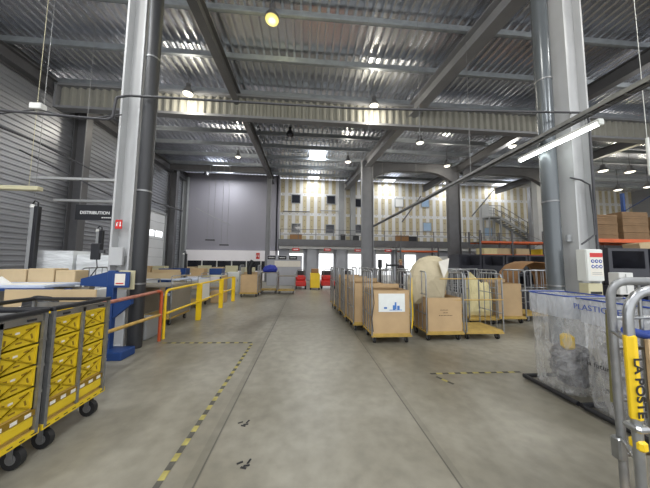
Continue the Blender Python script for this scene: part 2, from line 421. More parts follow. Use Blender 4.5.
def struct_m(b, name, mats, label, cat): return struct(b.build(name, mats), label, cat)
struct_m(MB().ibeam((-3.1, YF, 8.75), (-2.95, 20.6, 8.75), .26, .5), 'beam', 'steeldark', 'dark roof beam running down the hall above the left column', 'beam')
k = (4.1-5.2)/(15.8-5.07)
struct_m(MB().ibeam((5.2+k*(YF-5.07), YF, 8.68), (5.2+k*(21-5.07), 21, 8.68), .42, .55, .03), 'beam', 'beamgrey', 'wide grey roof beam running down the hall to the poster trolleys column', 'beam')
struct_m(MB().ibeam((11.6, YF, 8.68), (10.75, 21, 8.68), .3, .5), 'beam', 'steeldark', 'roof beam running to the dark column by the far racking', 'beam')
struct_m(MB().ibeam((18.6, YF, 8.68), (17.8, 21, 8.68), .3, .5), 'beam', 'steeldark', 'roof beam above the carton racking on the right', 'beam')
# the deep girder with the cream corrugated web
def girder():
    b = MB(); z0, z1, y = 7.58, 8.62, 10.0
    b.box(XL+.4, y-.16, z1-.1, XR, y+.16, z1); b.box(XL+.4, y-.16, z0, XR, y+.16, z0+.1)
    n = int((XR-XL)/.075); vs = []
    for i in range(n+1):
        x = XL+.42+i*.075; yy = y + .045*(-1 if (i//2) % 2 else 1)
        vs += [(x, yy, z0+.1), (x, yy, z1-.1)]
    b.m(1).add(vs, [(2*i, 2*i+2, 2*i+3, 2*i+1) for i in range(n)])
    b.m(0).box(XL+.36, y-.16, z0, XL+.44, y+.16, z1)
    return b
struct_m(girder(), 'girder', ['beamgrey', 'cream'], 'deep roof girder across the hall with a cream corrugated web', 'girder')
# haunched girder between the far columns
def haunched(x0, x1, y):
    zt, zb, zh, L = 8.62, 8.05, 7.35, 1.9
    pl = [(x0, zt), (x1, zt), (x1, zh)]
    for i in range(1, 9): t = i/8; pl.append((x1-L*t, zh+(zb-zh)*(1-(1-t)**2)))
    for i in range(8, -1, -1): t = i/8; pl.append((x0+L*t, zh+(zb-zh)*(1-(1-t)**2)))
    b = MB().prism(pl, 'y', y-.02, y+.02)
    b.box(x0, y-.15, zt-.03, x1, y+.15, zt)
    for i in range(2, len(pl)-1):
        (a, c), (e, g) = pl[i], pl[i+1]
        b.add([(a, y-.15, c), (e, y-.15, g), (e, y+.15, g), (a, y+.15, c), (a, y-.15, c-.03), (e, y-.15, g-.03), (e, y+.15, g-.03), (a, y+.15, c-.03)], [(0,1,2,3),(7,6,5,4),(0,4,5,1),(3,2,6,7)])
    return b
struct_m(haunched(4.5, 10.3, 16.), 'girder', 'steeldark', 'haunched dark girder arching between the two far columns', 'girder')
struct_m(haunched(11.2, 17.3, 16.), 'girder', 'steeldark', 'haunched dark girder to the right of the dark far column', 'girder')
struct_m(MB().ibeam((XL+.4, 17.9, 8.6), (-3.1, 17.9, 8.6), .25, .4), 'girder', 'steeldark', 'dark girder near the skylight before the grey partition', 'girder')
y = -6.0; ys = []
while y < 21: ys.append(y); y += 1.8
ys = [-5.5, -3.7, -1.9, -.1, 1.7, 3.4, 5.1, 6.63, 8.28, 10.15, 11.9, 13.4, 14.9, 16.5, 18.1, 19.7]
for y in ys:
    b = MB(); b.box(XL+.1, y-.012, 8.76, XR, y+.012, 9.02); b.box(XL+.1, y-.09, 8.76, XR, y, 8.78); b.box(XL+.1, y, 9.0, XR, y+.09, 9.02); b.box(XL+.1, y-.09, 8.78, XR, y-.07, 8.81)
    struct(b.build('purlin', 'purlin'), 'galvanised roof purlin crossing under the corrugated deck', 'purlin', 'roof purlins')
# skylights of the far bays, then added ones out of view
SKY = ((.7, 16.1, .55), (-6.7, 19., .6), (.6, 20.5, .45), (7.4, 20.5, .5), (13.2, 20.5, .5), (18., 20.5, .5))
for (x, y, s) in SKY:
    struct(MB().bbox(x-s, y-s, 8.985, x+s, y+s, 9.01).build('skylight', 'skylight'), None)
for (x, y) in ((-6, -3), (1, -3), (8, -3), (-6, 3.), (14, 3), (22, 3)):  # unseen skylights added overhead and behind the viewer to brighten the hall
    struct(MB().bbox(x-.6, y-.6, 8.985, x+.6, y+.6, 9.01).build('skylight', 'skylight'), None)
# wind bracing in the far bays
for (p, q, Y, r) in (((421, 196), (402, 222), 18, .05), ((494, 190), (472, 216), 18, .05)):
    struct(MB().cyl(A(*p, Y=Y), A(*q, Y=Y), r, 8).build('bracing_beam', 'steeldark'), None)
p = A(342, 212, Y=21.2)
for x in (3.15, 4.2):
    struct(MB().box(x-.22, 21.15, 3.35, x+.22, YB, 9.0).build('pillar', 'steelgrey'), None)
# floor tape
def tape(name, p, q, n, w=.024):
    b = MB(); p = Vector(p); q = Vector(q); d = (q-p); s = Vector((-d.y, d.x)).normalized()*w
    for i in range(n):
        a = p + d*i/n; c = p + d*(i+1)/n; b.m(i % 2)
        b.add([(a.x-s.x, a.y-s.y, .0035), (c.x-s.x, c.y-s.y, .0035), (c.x+s.x, c.y+s.y, .0035), (a.x+s.x, a.y+s.y, .0035)], [(0, 1, 2, 3)])
    return struct(b.build(name, ['tapeblack', 'tapeyellow']))
tape('floor_marking', (-1.03, 1.2), (-1.02, 4.9), 44)
tape('floor_marking', (-1.03, 4.95), (-2.75, 5.02), 20, .03)
tape('floor_marking', (1.82, 3.47), (3.2, 3.45), 15, .022)
tape('floor_marking', (1.86, 3.38), (1.98, 3.16), 3, .022)
for (px, py) in ((243, 465), (243, 424)):
    p = A(px, py, Z=0); b = MB()
    for (dx, dy, a) in ((-.03, .02, .4), (.04, .03, 1.2), (.01, -.03, -.3), (.03, -.01, .1)):
        r = Matrix.Rotation(a, 4, 'Z'); r.translation = (p.x+dx, p.y+dy, .002); b.box(-.024, -.008, 0, .024, .008, .002, r)
    struct(b.build('floor_marking', 'black'))

# drain pipes beside the columns
def pipe(x, y, r, mt, label, z1=8.15):
    t = empty('drain_pipe', (x, y, 0), 0, label, 'pipe')
    MB().tube([(0, 0, 0), (0, 0, z1)], r, 24).build('pipe_body', mt, t)
    for z in (1.15, 2.9, 5.6, 7.6):
        b = MB().tube([(0, 0, z), (0, 0, z+.03)], r+.008, 24); b.build('clamp', 'zincdull', t)
    return t
pipe(-3.12, 4.80, .12, 'pipedark', 'dark grey drain pipe standing against the left column')
pipe(5.16, 4.62, .145, 'pipemid', 'mid grey glossy drain pipe beside the right column')

# ------------------------------------------------------------------ lamps
def high_bay(px, py, Z, mt, label, r=.2, power=60, col=(1, .93, .78)):
    p = A(px, py, Z=Z); t = empty('high_bay_lamp', p, 0, label, 'lamp', None)
    b = MB().tube([(0, 0, .0), (0, 0, .1), (0, 0, .22), (0, 0, .3)], [r, r*.95, r*.55, r*.4], 16, caps=False).tube([(0, 0, .28), (0, 0, .42)], r*.42, 12)
    b.build('housing', 'steeldark' if mt else 'black', t)
    b = MB().cyl((0, 0, .42), (0, 0, 9.0-Z), .012, 6); b.build('hanging_rod', 'cable', t)
    if mt:
        b = MB().tube([(0, 0, -.05), (0, 0, -.02), (0, 0, .015)], [r*.5, r*.85, r*.93], 16); b.build('lens', mt, t)
        l = bpy.data.lights.new('lamp_light', 'POINT'); l.energy = power; l.color = col; l.shadow_soft_size = .2
        lo = bpy.data.objects.new('lamp_light', l); COL.objects.link(lo); lo.location = p + Vector((0, 0, -.25))
    else:
        MB().tube([(0, 0, -.01), (0, 0, .01)], r*.9, 16).build('lens', 'glassdark', t)
high_bay(272, 20, 8.2, 'lampwarm', 'yellow glowing round lamp nearest the top of the hall, left of centre', .2, 30, (1, .92, .5))
high_bay(188, 94, 8.2, 'lampwhite', 'lit round lamp in front of the cream girder on the left', .2)
high_bay(374, 106, 8.2, 'lampwhite', 'lit round lamp in front of the cream girder right of centre', .2)
high_bay(149, 130, 8.2, 'lampwhite', 'lit round lamp just right of the left column, beyond the girder', .2)
high_bay(348, 162, 8.2, 'lampwhite', 'lit round lamp right of the far central skylight', .2)
high_bay(238, 157, 8.2, 'lampwhite', 'small lit round lamp above the grey partition', .16)
high_bay(420, 143, 8.2, 'lampwhite', 'lit round lamp right of the grey roof beam over the far haunched girder', .2)
high_bay(447, 166, 8.0, 'lampwhite', 'lit round lamp next to the dark far column', .2)
high_bay(290, 135, 8.2, None, 'unlit dark round lamp left of the central skylight', .2)
high_bay(206, 175, 8.2, None, 'unlit dark lamp hanging before the grey partition skylight', .2)
high_bay(603, 171, 7.6, 'lampwhite', 'lit lamp just right of the white electrical cabinet column', .25)
high_bay(630, 172, 7.6, 'lampwhite', 'warm lit lamp high over the pale column on the right', .25, 60, (1, .9, .6))
high_bay(618, 190, 7.4, 'lampwhite', 'lit lamp low over the carton racking', .25)
high_bay(648, 187, 7.6, 'lampwhite', 'lit lamp at the right edge beyond the carton racking', .25)

def added_lamp(x, y, where):  # extra lamps added beyond the visible ones to light deck and hall
    t = empty('high_bay_lamp', (x, y, 8.2), 0, 'added lit round fill lamp %s' % where, 'lamp')
    MB().tube([(0, 0, .0), (0, 0, .1), (0, 0, .22), (0, 0, .3)], [.2, .19, .11, .08], 16, caps=False).tube([(0, 0, .28), (0, 0, .42)], .085, 12).build('housing', 'steeldark', t)
    MB().cyl((0, 0, .42), (0, 0, .8), .012, 6).build('hanging_rod', 'cable', t)
    MB().tube([(0, 0, -.05), (0, 0, -.02), (0, 0, .015)], [.1, .17, .186], 16).build('lens', 'lampwhite', t)
    l = bpy.data.lights.new('lamp_light', 'POINT'); l.energy = 90; l.color = (1, .97, .9); l.shadow_soft_size = .2
    lo = bpy.data.objects.new('lamp_light', l); COL.objects.link(lo); lo.location = (x, y, 7.95)
for x, y, wd in ((-8.5, 2.6, 'over the sorting area beside the viewer'), (-4.7, 2.6, 'over the viewer, left of the hall beam'), (2.7, 2.6, 'over the viewer near the centre'), (7.5, 3., 'over the sacks on the right'), (-1.5, -2, 'behind the viewer in the centre'), (6.5, -2, 'behind the viewer on the right'), (12., 6.4, 'above the carton racking'), (11.5, 12.2, 'above the far black containers')):
    added_lamp(x, y, wd)

# fluorescent batten hung under the cable tray
def batten(x, y0, y1, z, label, ztop):
    t = empty('fluorescent_light', (x, (y0+y1)/2, z), 0, label, 'light')
    L = (y1-y0)/2
    MB().bbox(-.05, -L, .03, .05, L, .075, .012).build('housing', 'whiteglossy', t)
    MB().tube([(0, -L+.03, .0), (0, L-.03, .0)], .032, 12).build('tube', 'tubeglow', t)
    b = MB()
    for s in (-1, 1): b.bbox(-.045, s*(L-.015)-.02, -.035, .045, s*(L-.015)+.02, .05, .01)
    b.build('end_cap', 'whiteglossy', t)
    b = MB()
    for s in (-1, 1): b.cyl((0, s*L*.7, .07), (0, s*L*.7, ztop-z), .004, 5)
    b.build('hanging_wire', 'cable', t)
batten(4.87, 3.45, 5.0, 3.96, 'bright white fluorescent batten hanging in front of the right column', 4.2)
p = A(647, 138, Y=4.6); q = A(648, 175, Y=4.6)
tag(MB().cyl((p.x, 4.6, q.z), (p.x, 4.6, p.z), .03, 10).cyl((p.x, 4.6, p.z), (p.x, 4.6, 9.0), .006, 5).build('hanging_tube', 'whiteglossy'), 'white tube hanging vertically at the right edge above the racking', 'tube')
# cable tray
t = empty('cable_tray', (0, 0, 0), 0, 'long wire cable tray with cables running down the hall above the fluorescent batten', 'cable tray')
b = MB()
for x in (4.79, 4.87, 4.95): b.box(x-.006, .5, 4.2, x+.006, 20, 4.215)
for x in (4.785, 4.955): b.box(x-.006, .5, 4.2, x+.006, 20, 4.27)
y = .6
while y < 20: b.box(4.785, y, 4.195, 4.955, y+.01, 4.205); y += .25
b.build('tray', 'zincdull', t)
b = MB()
for k, x in enumerate((4.82, 4.86, 4.91)):
    pts = [(x+.012*math.sin(i*1.3+k), .5+i*.65, 4.225+.006*math.cos(i+k)) for i in range(31)]; b.tube(pts, .014, 6)
b.build('cable', 'cable', t)
b = MB()
for y in (2.5, 6.63, 10.15, 14.9, 18.1): b.cyl((4.87, y, 4.2), (4.87, y, 8.72), .008, 5)
b.build('hanging_rod', 'zincdull', t)
# horizontal conduit between the columns
t = empty('conduit', (0, 0, 0), 0, 'grey conduit crossing the hall high up between the two near columns', 'conduit')
MB().tube(arc_path([(-9.9, 4.62, 4.35), (-6, 4.62, 4.3), (-3.78, 4.62, 4.22), (-3.66, 4.62, 4.25), (-3.62, 4.62, 4.66), (-3.4, 4.6, 4.7), (1, 4.6, 4.72), (5.6, 4.28, 4.71), (5.75, 4.28, 4.6), (5.78, 4.32, 1.9)], .05), .022, 8).build('conduit_pipe', 'cable', t)
b = MB()
for x in (-9.5, -8, -6.5, -5): b.tube([(x, 4.62, 4.35), (x+.75, 4.66, 4.22), (x+1.5, 4.62, 4.33)], .012, 6)
b.build('cable', 'cable', t)
MB().bbox(-5.05, 4.56, 4.33, -4.85, 4.68, 4.44).build('junction_box', 'white', t)
tag(MB().tube([(5.3, 4.33, 3.35), (5.5, 4.3, 3.3), (5.66, 4.28, 3.2), (5.7, 4.28, 2.6), (5.7, 4.28, 2.2), (5.5, 4.3, 2.05), (5.42, 4.3, 2.0)], .016, 6).build('cable', 'cable'), 'black cable looping over the face of the right column', 'cable')
# fine suspension wires
for (x, y, z0) in ((-8.5, 6, 4.4), (-6.3, 6, 3.06), (-6.8, 9, 3.), (1.5, 5.6, 4.72), (2.9, 5.8, 4.72)):
    tag(MB().cyl((x, y, z0), (x, y, 9.0), .006, 5).build('suspension_wire', 'zincdull'), 'thin steel wire hanging straight down from the roof deck', 'wire', 'thin wires hanging from the roof')
# lamp bars of the left area
def bar(p, q, Y0, Y1, r, mt, name, label, cat):
    return tag(MB().tube([A(*p, Y=Y0), A(*q, Y=Y1)], r, 8).build(name, mt), label, cat)
b = MB(); p = A(0, 190, Y=5.2); b.bbox(-7.2, 5.15, 2.98, -5.38, 5.27, 3.06)
for x in (-7., -5.6): b.cyl((x, 5.21, 3.06), (x, 5.21, 8.7), .004, 5)
t = tag(b.build('strip_lamp', 'beige'), 'unlit beige strip lamp hanging at the left edge above the sorting bench', 'lamp')
for (a, c, Y, z, lab) in ((-9.6, -6.0, 9.0, 4.4, 'grey light rail hung beyond the unlit strip lamp'), (-9.8, -6.6, 10., 3.85, 'lower grey light rail in front of the dark wall column')):
    tag(MB().bbox(a, Y-.06, z, c, Y+.06, z+.09).build('light_rail', 'steellight'), lab, 'rail')
tag(MB().tube([(-9.9, 3.0, 5.6), (-9.0, 8.5, 5.5), (-6., 9.9, 3.9), (-5, 10., 3.6)], .035, 6).build('cable', 'cable'), 'thick black cable sloping down towards the left column', 'cable')
tag(MB().tube([A(20, 150, Y=9), A(112, 196, Y=9)], .03, 6).build('cable', 'cable'), 'black cable slanting across the ribbed wall above the black sign', 'cable')

# black hanging sign
t = empty('hanging_sign', (-5.80, 7.0, 2.68), 0, 'black hanging sign with white lettering left of the grey column', 'sign')
b = MB().box(-.48, -.02, 0, .6, .02, .42); b.build('sign_board', 'black', t)
lettering('DISTRIBUTION', .115, 'textwhite', face_mat(.02, -.024, .2, (1, 0, 0), (0, 0, 1)), t, bold=.002)
b = MB()
for i in range(5): b.box(.2+i*.05, -.024, .06, .235+i*.05, -.02, .085)
b.build('small_print', 'textwhite', t)
b = MB(); b.cyl((-.4, 0, .42), (-.4, 0, 6.3), .005, 5); b.cyl((.5, 0, .42), (.5, 0, 6.3), .005, 5); b.build('wire', 'zincdull', t)

# red extinguisher sign on the left column
def small_sign(loc, w, h, label, name='fire_sign'):
    t = empty(name, loc, 0, label, 'sign')
    MB().box(-w/2, -.006, -h/2, w/2, 0, h/2).build('sign_plate', 'red', t)
    b = MB(); k = w/.15; b.box(-.055*k, -.008, -.045*k, -.03*k, -.006, .05*k); b.box(-.055*k, -.008, .03*k, -.012*k, -.006, .05*k); b.box(.025*k, -.008, -.02*k, .045*k, -.006, .06*k); b.prism([(.01*k, -.02*k), (.06*k, -.02*k), (.035*k, -.06*k)], 'y', -.008, -.006)
    b.build('symbol', 'textwhite', t); return t
small_sign((A(118.5, 227, Y=4.77).x, 4.775, 2.27), .12, .17, 'small red sign with white symbols on the light grey left column')
# ------------------------------------------------------------------ roll cages
def wheel_parts(t, xs, ys, r=.06, w=.035):
    for x in xs:
        for y in ys:
            b = MB().tube([(x-w/2, y, r), (x+w/2, y, r)], r, 16); b.m(1).tube([(x-w/2-.004, y, r), (x+w/2+.004, y, r)], r*.5, 12)
            wh = b.build('wheel', ['rubber', 'zincdull'], t)
            b = MB(); b.box(x-w/2-.012, y-.02, r-.01, x-w/2-.005, y+.02, r*2+.03); b.box(x+w/2+.005, y-.02, r-.01, x+w/2+.012, y+.02, r*2+.03); b.box(x-.035, y-.035, r*2+.02, x+.035, y+.035, r*2+.04)
            b.build('fork', 'zincdull', wh)
def side_frame(x, D, h, z0=.17, bars=3, hz=(.55, .95), r=.016):
    b = MB(); b.tube(arc_path([(x, -D/2, z0), (x, -D/2, h), (x, D/2, h), (x, D/2, z0)], .09, 5), r, 8)
    for i in range(bars): y = -D/2 + D*(i+1)/(bars+1); b.tube([(x, y, z0), (x, y, h)], r*.6, 6)
    for z in hz: b.tube([(x, -D/2, z), (x, D/2, z)], r*.6, 6)
    return b
def roll_cage(loc, rz, label, group, W=.82, D=.72, h=1.42, deck='yellowwood', back=False, cat='roll cage'):
    t = empty('roll_cage', loc, rz, label, cat, group)
    b = MB().bbox(-W/2, -D/2, .165, W/2, D/2, .2, .008); b.box(-W/2, -D/2-.005, .135, W/2, -D/2+.02, .19); b.box(-W/2, D/2-.02, .135, W/2, D/2+.005, .19)
    b.build('deck', deck, t)
    for s in (-1, 1): side_frame(s*(W/2-.01), D, h).build('side_frame', 'zinc', t)
    if back:
        b = MB().tube(arc_path([(-W/2+.03, D/2-.01, .17), (-W/2+.03, D/2-.01, h-.05), (W/2-.03, D/2-.01, h-.05), (W/2-.03, D/2-.01, .17)], .08, 4), .012, 8)
        for i in range(4): x = -W/2+W*(i+1)/5; b.tube([(x, D/2-.01, .17), (x, D/2-.01, h-.05)], .008, 6)
        b.build('back_frame', 'zinc', t)
    wheel_parts(t, (-W/2+.08, W/2-.08), (-D/2+.1, D/2-.1))
    return t
def carton(loc, rz, w, d, h, label, group=None, mt='cardboard', open_top=True, marks=False, cat='box', name='cardboard_box'):
    t = empty(name, loc, rz, label, cat, group)
    th = .006; b = MB()
    if open_top:
        b.box(-w/2, -d/2, 0, w/2, -d/2+th, h); b.box(-w/2, d/2-th, 0, w/2, d/2, h); b.box(-w/2, -d/2+th, 0, -w/2+th, d/2-th, h); b.box(w/2-th, -d/2+th, 0, w/2, d/2-th, h)
        b.box(-w/2+th, -d/2+th, 0, w/2-th, d/2-th, th); b.box(-w/2, -d/2-.002, h-.02, w/2, -d/2, h)
    else:
        b.bbox(-w/2, -d/2, 0, w/2, d/2, h, .008); b.box(-.03, -d/2-.001, 0, .03, d/2+.001, h+.001)
    b.build('carton', mt, t)
    if open_top:
        b = MB(); b.box(-w/2+th, d/2-.05, h-.01, w/2-th, d/2-.04, h+.08, Matrix.Rotation(.04, 4, 'X')); b.build('flap', mt, t)
    if marks:
        random.seed(3)
        for r, (x0, n) in enumerate(((-.1, 6), (-.04, 4), (-.13, 9))):
            x = x0; b = MB()
            for i in range(n):
                l = random.uniform(.015, .035); b.box(x, -d/2-.003, h*.62-r*.055, x+l*.7, -d/2-.001, h*.62-r*.055+.012); x += l+.005
            b.build('handwriting', 'text', t)
    return t
CG = 'roll cages in the central group'
cA = roll_cage((1.72, 5.1, 0), 0, 'front roll cage of the centre group, loaded with a carton bearing a white poster', CG)
bx = carton((1.72, 5.08, .201), 0, .76, .62, .84, 'open cardboard carton with a white poster on its front, in the front cage', 'cartons in the central cages')
t = empty('poster', (1.73, 4.762, .62), 0, 'white poster with small blue figures stuck on the front carton', 'poster')
MB().box(-.27, -.004, 0, .27, 0, .36).build('sheet', 'poster', t)
b = MB()
for (x, z, w_, h_) in ((-.16, .06, .06, .035), (0.02, .04, .04, .09), (.06, .05, .035, .14), (.11, .04, .05, .08), (-.05, .03, .26, .012)): b.box(x, -.007, z, x+w_, -.004, z+h_)
b.build('printed_figures', 'photo_sky', t)
lay = [(1.52, 6.0, .02, .62, 'roll cage right behind the poster cage, half hidden'), (1.46, 6.85, -.03, .55, 'third roll cage back in the row behind the poster cage'),
       (1.40, 7.7, .0, .5, 'fourth roll cage back in the row behind the poster cage'), (1.34, 8.55, .03, 0, 'last roll cage of the row behind the poster cage')]
for i, (x, y, rz, bh, lab) in enumerate(lay):
    copy_tree(cA, (x, y, 0), rz, lab)
    if bh: carton((x, y, .201), rz, .72, .62, .9, lab.replace('roll cage', 'carton').replace(', half hidden', '').replace('carton', 'cardboard carton in the cage', 1), 'cartons in the central cages')
for i, (x, y, rz, lab) in enumerate(((2.5, 6.1, .03, 'roll cage behind the tall kraft roll, left one'), (2.42, 6.95, 0, 'roll cage second back between the poster row and the kraft sheet'), (2.35, 7.8, .04, 'roll cage third back between the poster row and the kraft sheet'),
                     (3.37, 6.1, -.0, 'roll cage behind the tall bent kraft sheet'), (3.3, 7.0, 0, 'roll cage at the back behind the bent kraft sheet'))):
    copy_tree(cA, (x, y, 0), rz, lab)
# bungee straps and yellow strap bits on cage A
tag(MB().tube([(1.33, 4.74, 1.15), (1.36, 4.72, .8), (1.31, 4.73, .5), (1.34, 4.72, .25)], .008, 6).build('strap', 'black'), 'black elastic strap hanging on the left side of the poster cage', 'strap')
tag(MB().tube([(2.14, 4.74, 1.3), (2.13, 4.72, .9), (2.15, 4.73, .6), (2.12, 4.72, .3)], .012, 6).build('strap', 'yellowpaint'), 'yellow strap hanging on the right side of the poster cage', 'strap')

# cage B with marked carton and tall bent kraft sheet
cB = copy_tree(cA, (2.89, 5.2, 0), 0, 'roll cage right of the poster cage, holding the carton with handwriting')
carton((2.9, 5.17, .201), 0, .74, .62, .68, 'low cardboard carton with faint handwriting on its front', 'cartons in the central cages', marks=True, mt='cardboard')
def bent_sheet(name, prof, Y0, D, mt, label, cat, loc, rz=0, th=.012, fold=True):
    """thick sheet bent to the outline prof (x,z), depth D in y, with rumples"""
    b = MB(); n = len(prof); m_ = 8; vs = []
    cx = sum(p[0] for p in prof)/n; cz = sum(p[1] for p in prof)/n
    for s in (0, 1):
        for j in range(m_+1):
            for (x, z) in prof:
                k = (1 - s*.05) * (1 - .05*abs(j/m_*2-1)**2)
                nx = noise.noise(Vector((x*3, j*.6, z*3)))*.03
                vs.append((cx+(x-cx)*k+nx, Y0+D*j/m_, cz+(z-cz)*k+nx))
    g = lambda s, j, i: s*(m_+1)*n + j*n + i
    fs = []
    for s in (0, 1):
        for j in range(m_):
            for i in range(n-1): fs.append((g(s, j, i), g(s, j, i+1), g(s, j+1, i+1), g(s, j+1, i)))
    for j in (0, m_):
        for i in range(n-1): fs.append((g(0, j, i), g(0, j, i+1), g(1, j, i+1), g(1, j, i)))
    b.add(vs, fs, True)
    t = empty(name, loc, rz, label, cat); b.build('sheet', mt, t)
    return t
def bag_bulk(name, outline, y0, y1, mt, label, cat, loc, seed=0, amp=.03):
    """a stuffed paper bulk: rounded front outline (x,z), pillowed in y"""
    n = len(outline); cx = sum(p[0] for p in outline)/n; cz = sum(p[1] for p in outline)/n; L = 7; vs = []; fs = []
    for j in range(L+1):
        t_ = j/L; k = max(.04, math.sin(PI*min(max(t_, .001), .999))**.35)
        for (x, z) in outline:
            q = Vector((cx+(x-cx)*k, y0+(y1-y0)*t_, cz+(z-cz)*k)); q += noise.noise_vector(q*3.5+Vector((seed, 0, 0)))*amp
            vs.append(q)
    for j in range(L):
        for i in range(n): k = (i+1) % n; fs.append((j*n+i, j*n+k, (j+1)*n+k, (j+1)*n+i))
    fs += [tuple(range(n-1, -1, -1)), tuple(range(L*n, L*n+n))]
    t = empty(name, loc, 0, label, cat); MB().add(vs, fs, False).build('bulk', mt, t); return t
out = [(-.42, .0), (.30, 0), (.36, .35), (.42, .7), (.36, .95), (.2, 1.08), (0, 1.1), (-.2, 1.03), (-.36, .88), (-.46, .66), (-.52, .45), (-.47, .2)]
t = bag_bulk('kraft_sack', out, 0, .5, 'kraft', 'tall bulging kraft paper sack sticking out above the handwritten carton', 'sack', (2.78, 5.0, .68))
MB().add([(.06, -.04, .95), (.27, -.03, .78), (.16, -.06, .6), (.3, -.05, 1.03)], [(0, 2, 1), (0, 1, 3)]).build('torn_flap', 'paper', t)
# cage C: empty, yellow deck, strung rails
t = roll_cage((3.78, 5.22, 0), -.03, 'empty roll cage with bare yellow deck right of the handwritten carton', CG, h=1.38)
b = MB()
for z in (.83, 1.27): b.tube([(-.95, -.37, z), (.41, -.37, z+.01)], .012, 6)
b.build('crossbar', 'worn', t)
# cage row behind (frames face the hall)
cD = roll_cage((4.62, 6.35, 0), .02, 'roll cage holding the pale yellow paper sheets', CG)
tt = bag_bulk('paper_bundle', [(-.36, 0), (.37, 0), (.38, .35), (.36, .7), (.28, .92), (.16, .84), (0, .98), (-.17, 1.16), (-.28, .9), (-.35, .5)], 0, .42, 'tarp', 'pale yellow crumpled paper bundle with a pointed top in a cage', 'paper bundle', (4.60, 6.0, .202), 5)
carton((5.5, 6.45, .202), 0, .7, .6, .86, 'open tan carton right of the pale yellow paper bundle', None, mt='cardboard')
copy_tree(cD, (5.5, 6.45, 0), 0, 'roll cage with tan carton right of the paper bundle')
copy_tree(cD, (6.5, 6.7, 0), PI/2-.04, 'roll cage below the brown curved cardboard, beside the drain pipe')
copy_tree(cD, (4.25, 7.4, 0), PI/2, 'roll cage behind the empty one, to the left of the paper bundle cage')
copy_tree(cD, (5.1, 7.6, 0), PI/2+.05, 'roll cage in the back row behind the paper bundle')
copy_tree(cD, (7.35, 6.6, 0), PI/2+.02, 'roll cage hidden mostly behind the right drain pipe')
# brown cardboard drum behind
pr = [(-.75, 0), (-.78, .3), (-.68, .58), (-.45, .82), (-.1, .95), (.25, .92), (.55, .74), (.72, .45), (.75, 0)]
bent_sheet('cardboard_roll', pr, 0, .8, 'cardboard_d', 'large brown cardboard sheet bent into an arch beside the drain pipe', 'cardboard sheet', (7.55, 7.3, .75), 0)
tag(MB().bbox(6.95, 7.3, 0, 8.3, 8.1, .75).build('crate', 'blacksoft'), 'dark crate carrying the bent brown cardboard sheet', 'crate')

# ------------------------------------------------------------------ left foreground: carts with yellow crates
def crate_proto():
    w, d, h = .262, .68, .155
    b = MB(); th = .012
    b.box(-w/2, -d/2, 0, w/2, d/2, .012)
    for (x0, y0, x1, y1) in ((-w/2, -d/2, w/2, -d/2+th), (-w/2, d/2-th, w/2, d/2), (-w/2, -d/2+th, -w/2+th, d/2-th), (w/2-th, -d/2+th, w/2, d/2-th)): b.box(x0, y0, .012, x1, y1, h)
    b.box(-w/2-.006, -d/2-.006, h-.018, w/2+.006, -d/2, h); b.box(-w/2-.006, d/2, h-.018, w/2+.006, d/2+.006, h)
    # diagonal ribs and end posts on the short face (-y end)
    for s in (-1, 1):
        for k in (0, 1):
            M4 = Matrix.Translation((0, -d/2-.005, h*.45)) @ Matrix.Rotation(s*.52, 4, 'Y'); b.box(-w*.46, -.004, -.005, w*.46, .006, .005, M4)
        b.box(s*(w/2-.012), -d/2-.007, 0, s*(w/2), -d/2, h)
    b.m(1)
    for (x, z, a) in ((-.07, .115, .15), (.06, .12, -.1), (.085, .06, 1.3), (-.09, .055, 1.7), (0, .03, 0)):
        M4 = Matrix.Translation((x, -d/2-.0012, z)) @ Matrix.Rotation(a, 4, 'Y'); b.box(-.02, -.001, -.006, .02, .002, .006, M4)
    b.m(2).box(-.03, -d/2-.003, .1, .0, -d/2, .115)
    return b.build('plastic_crate', ['yellow', 'yellowdark', 'paper'])
crate = crate_proto()
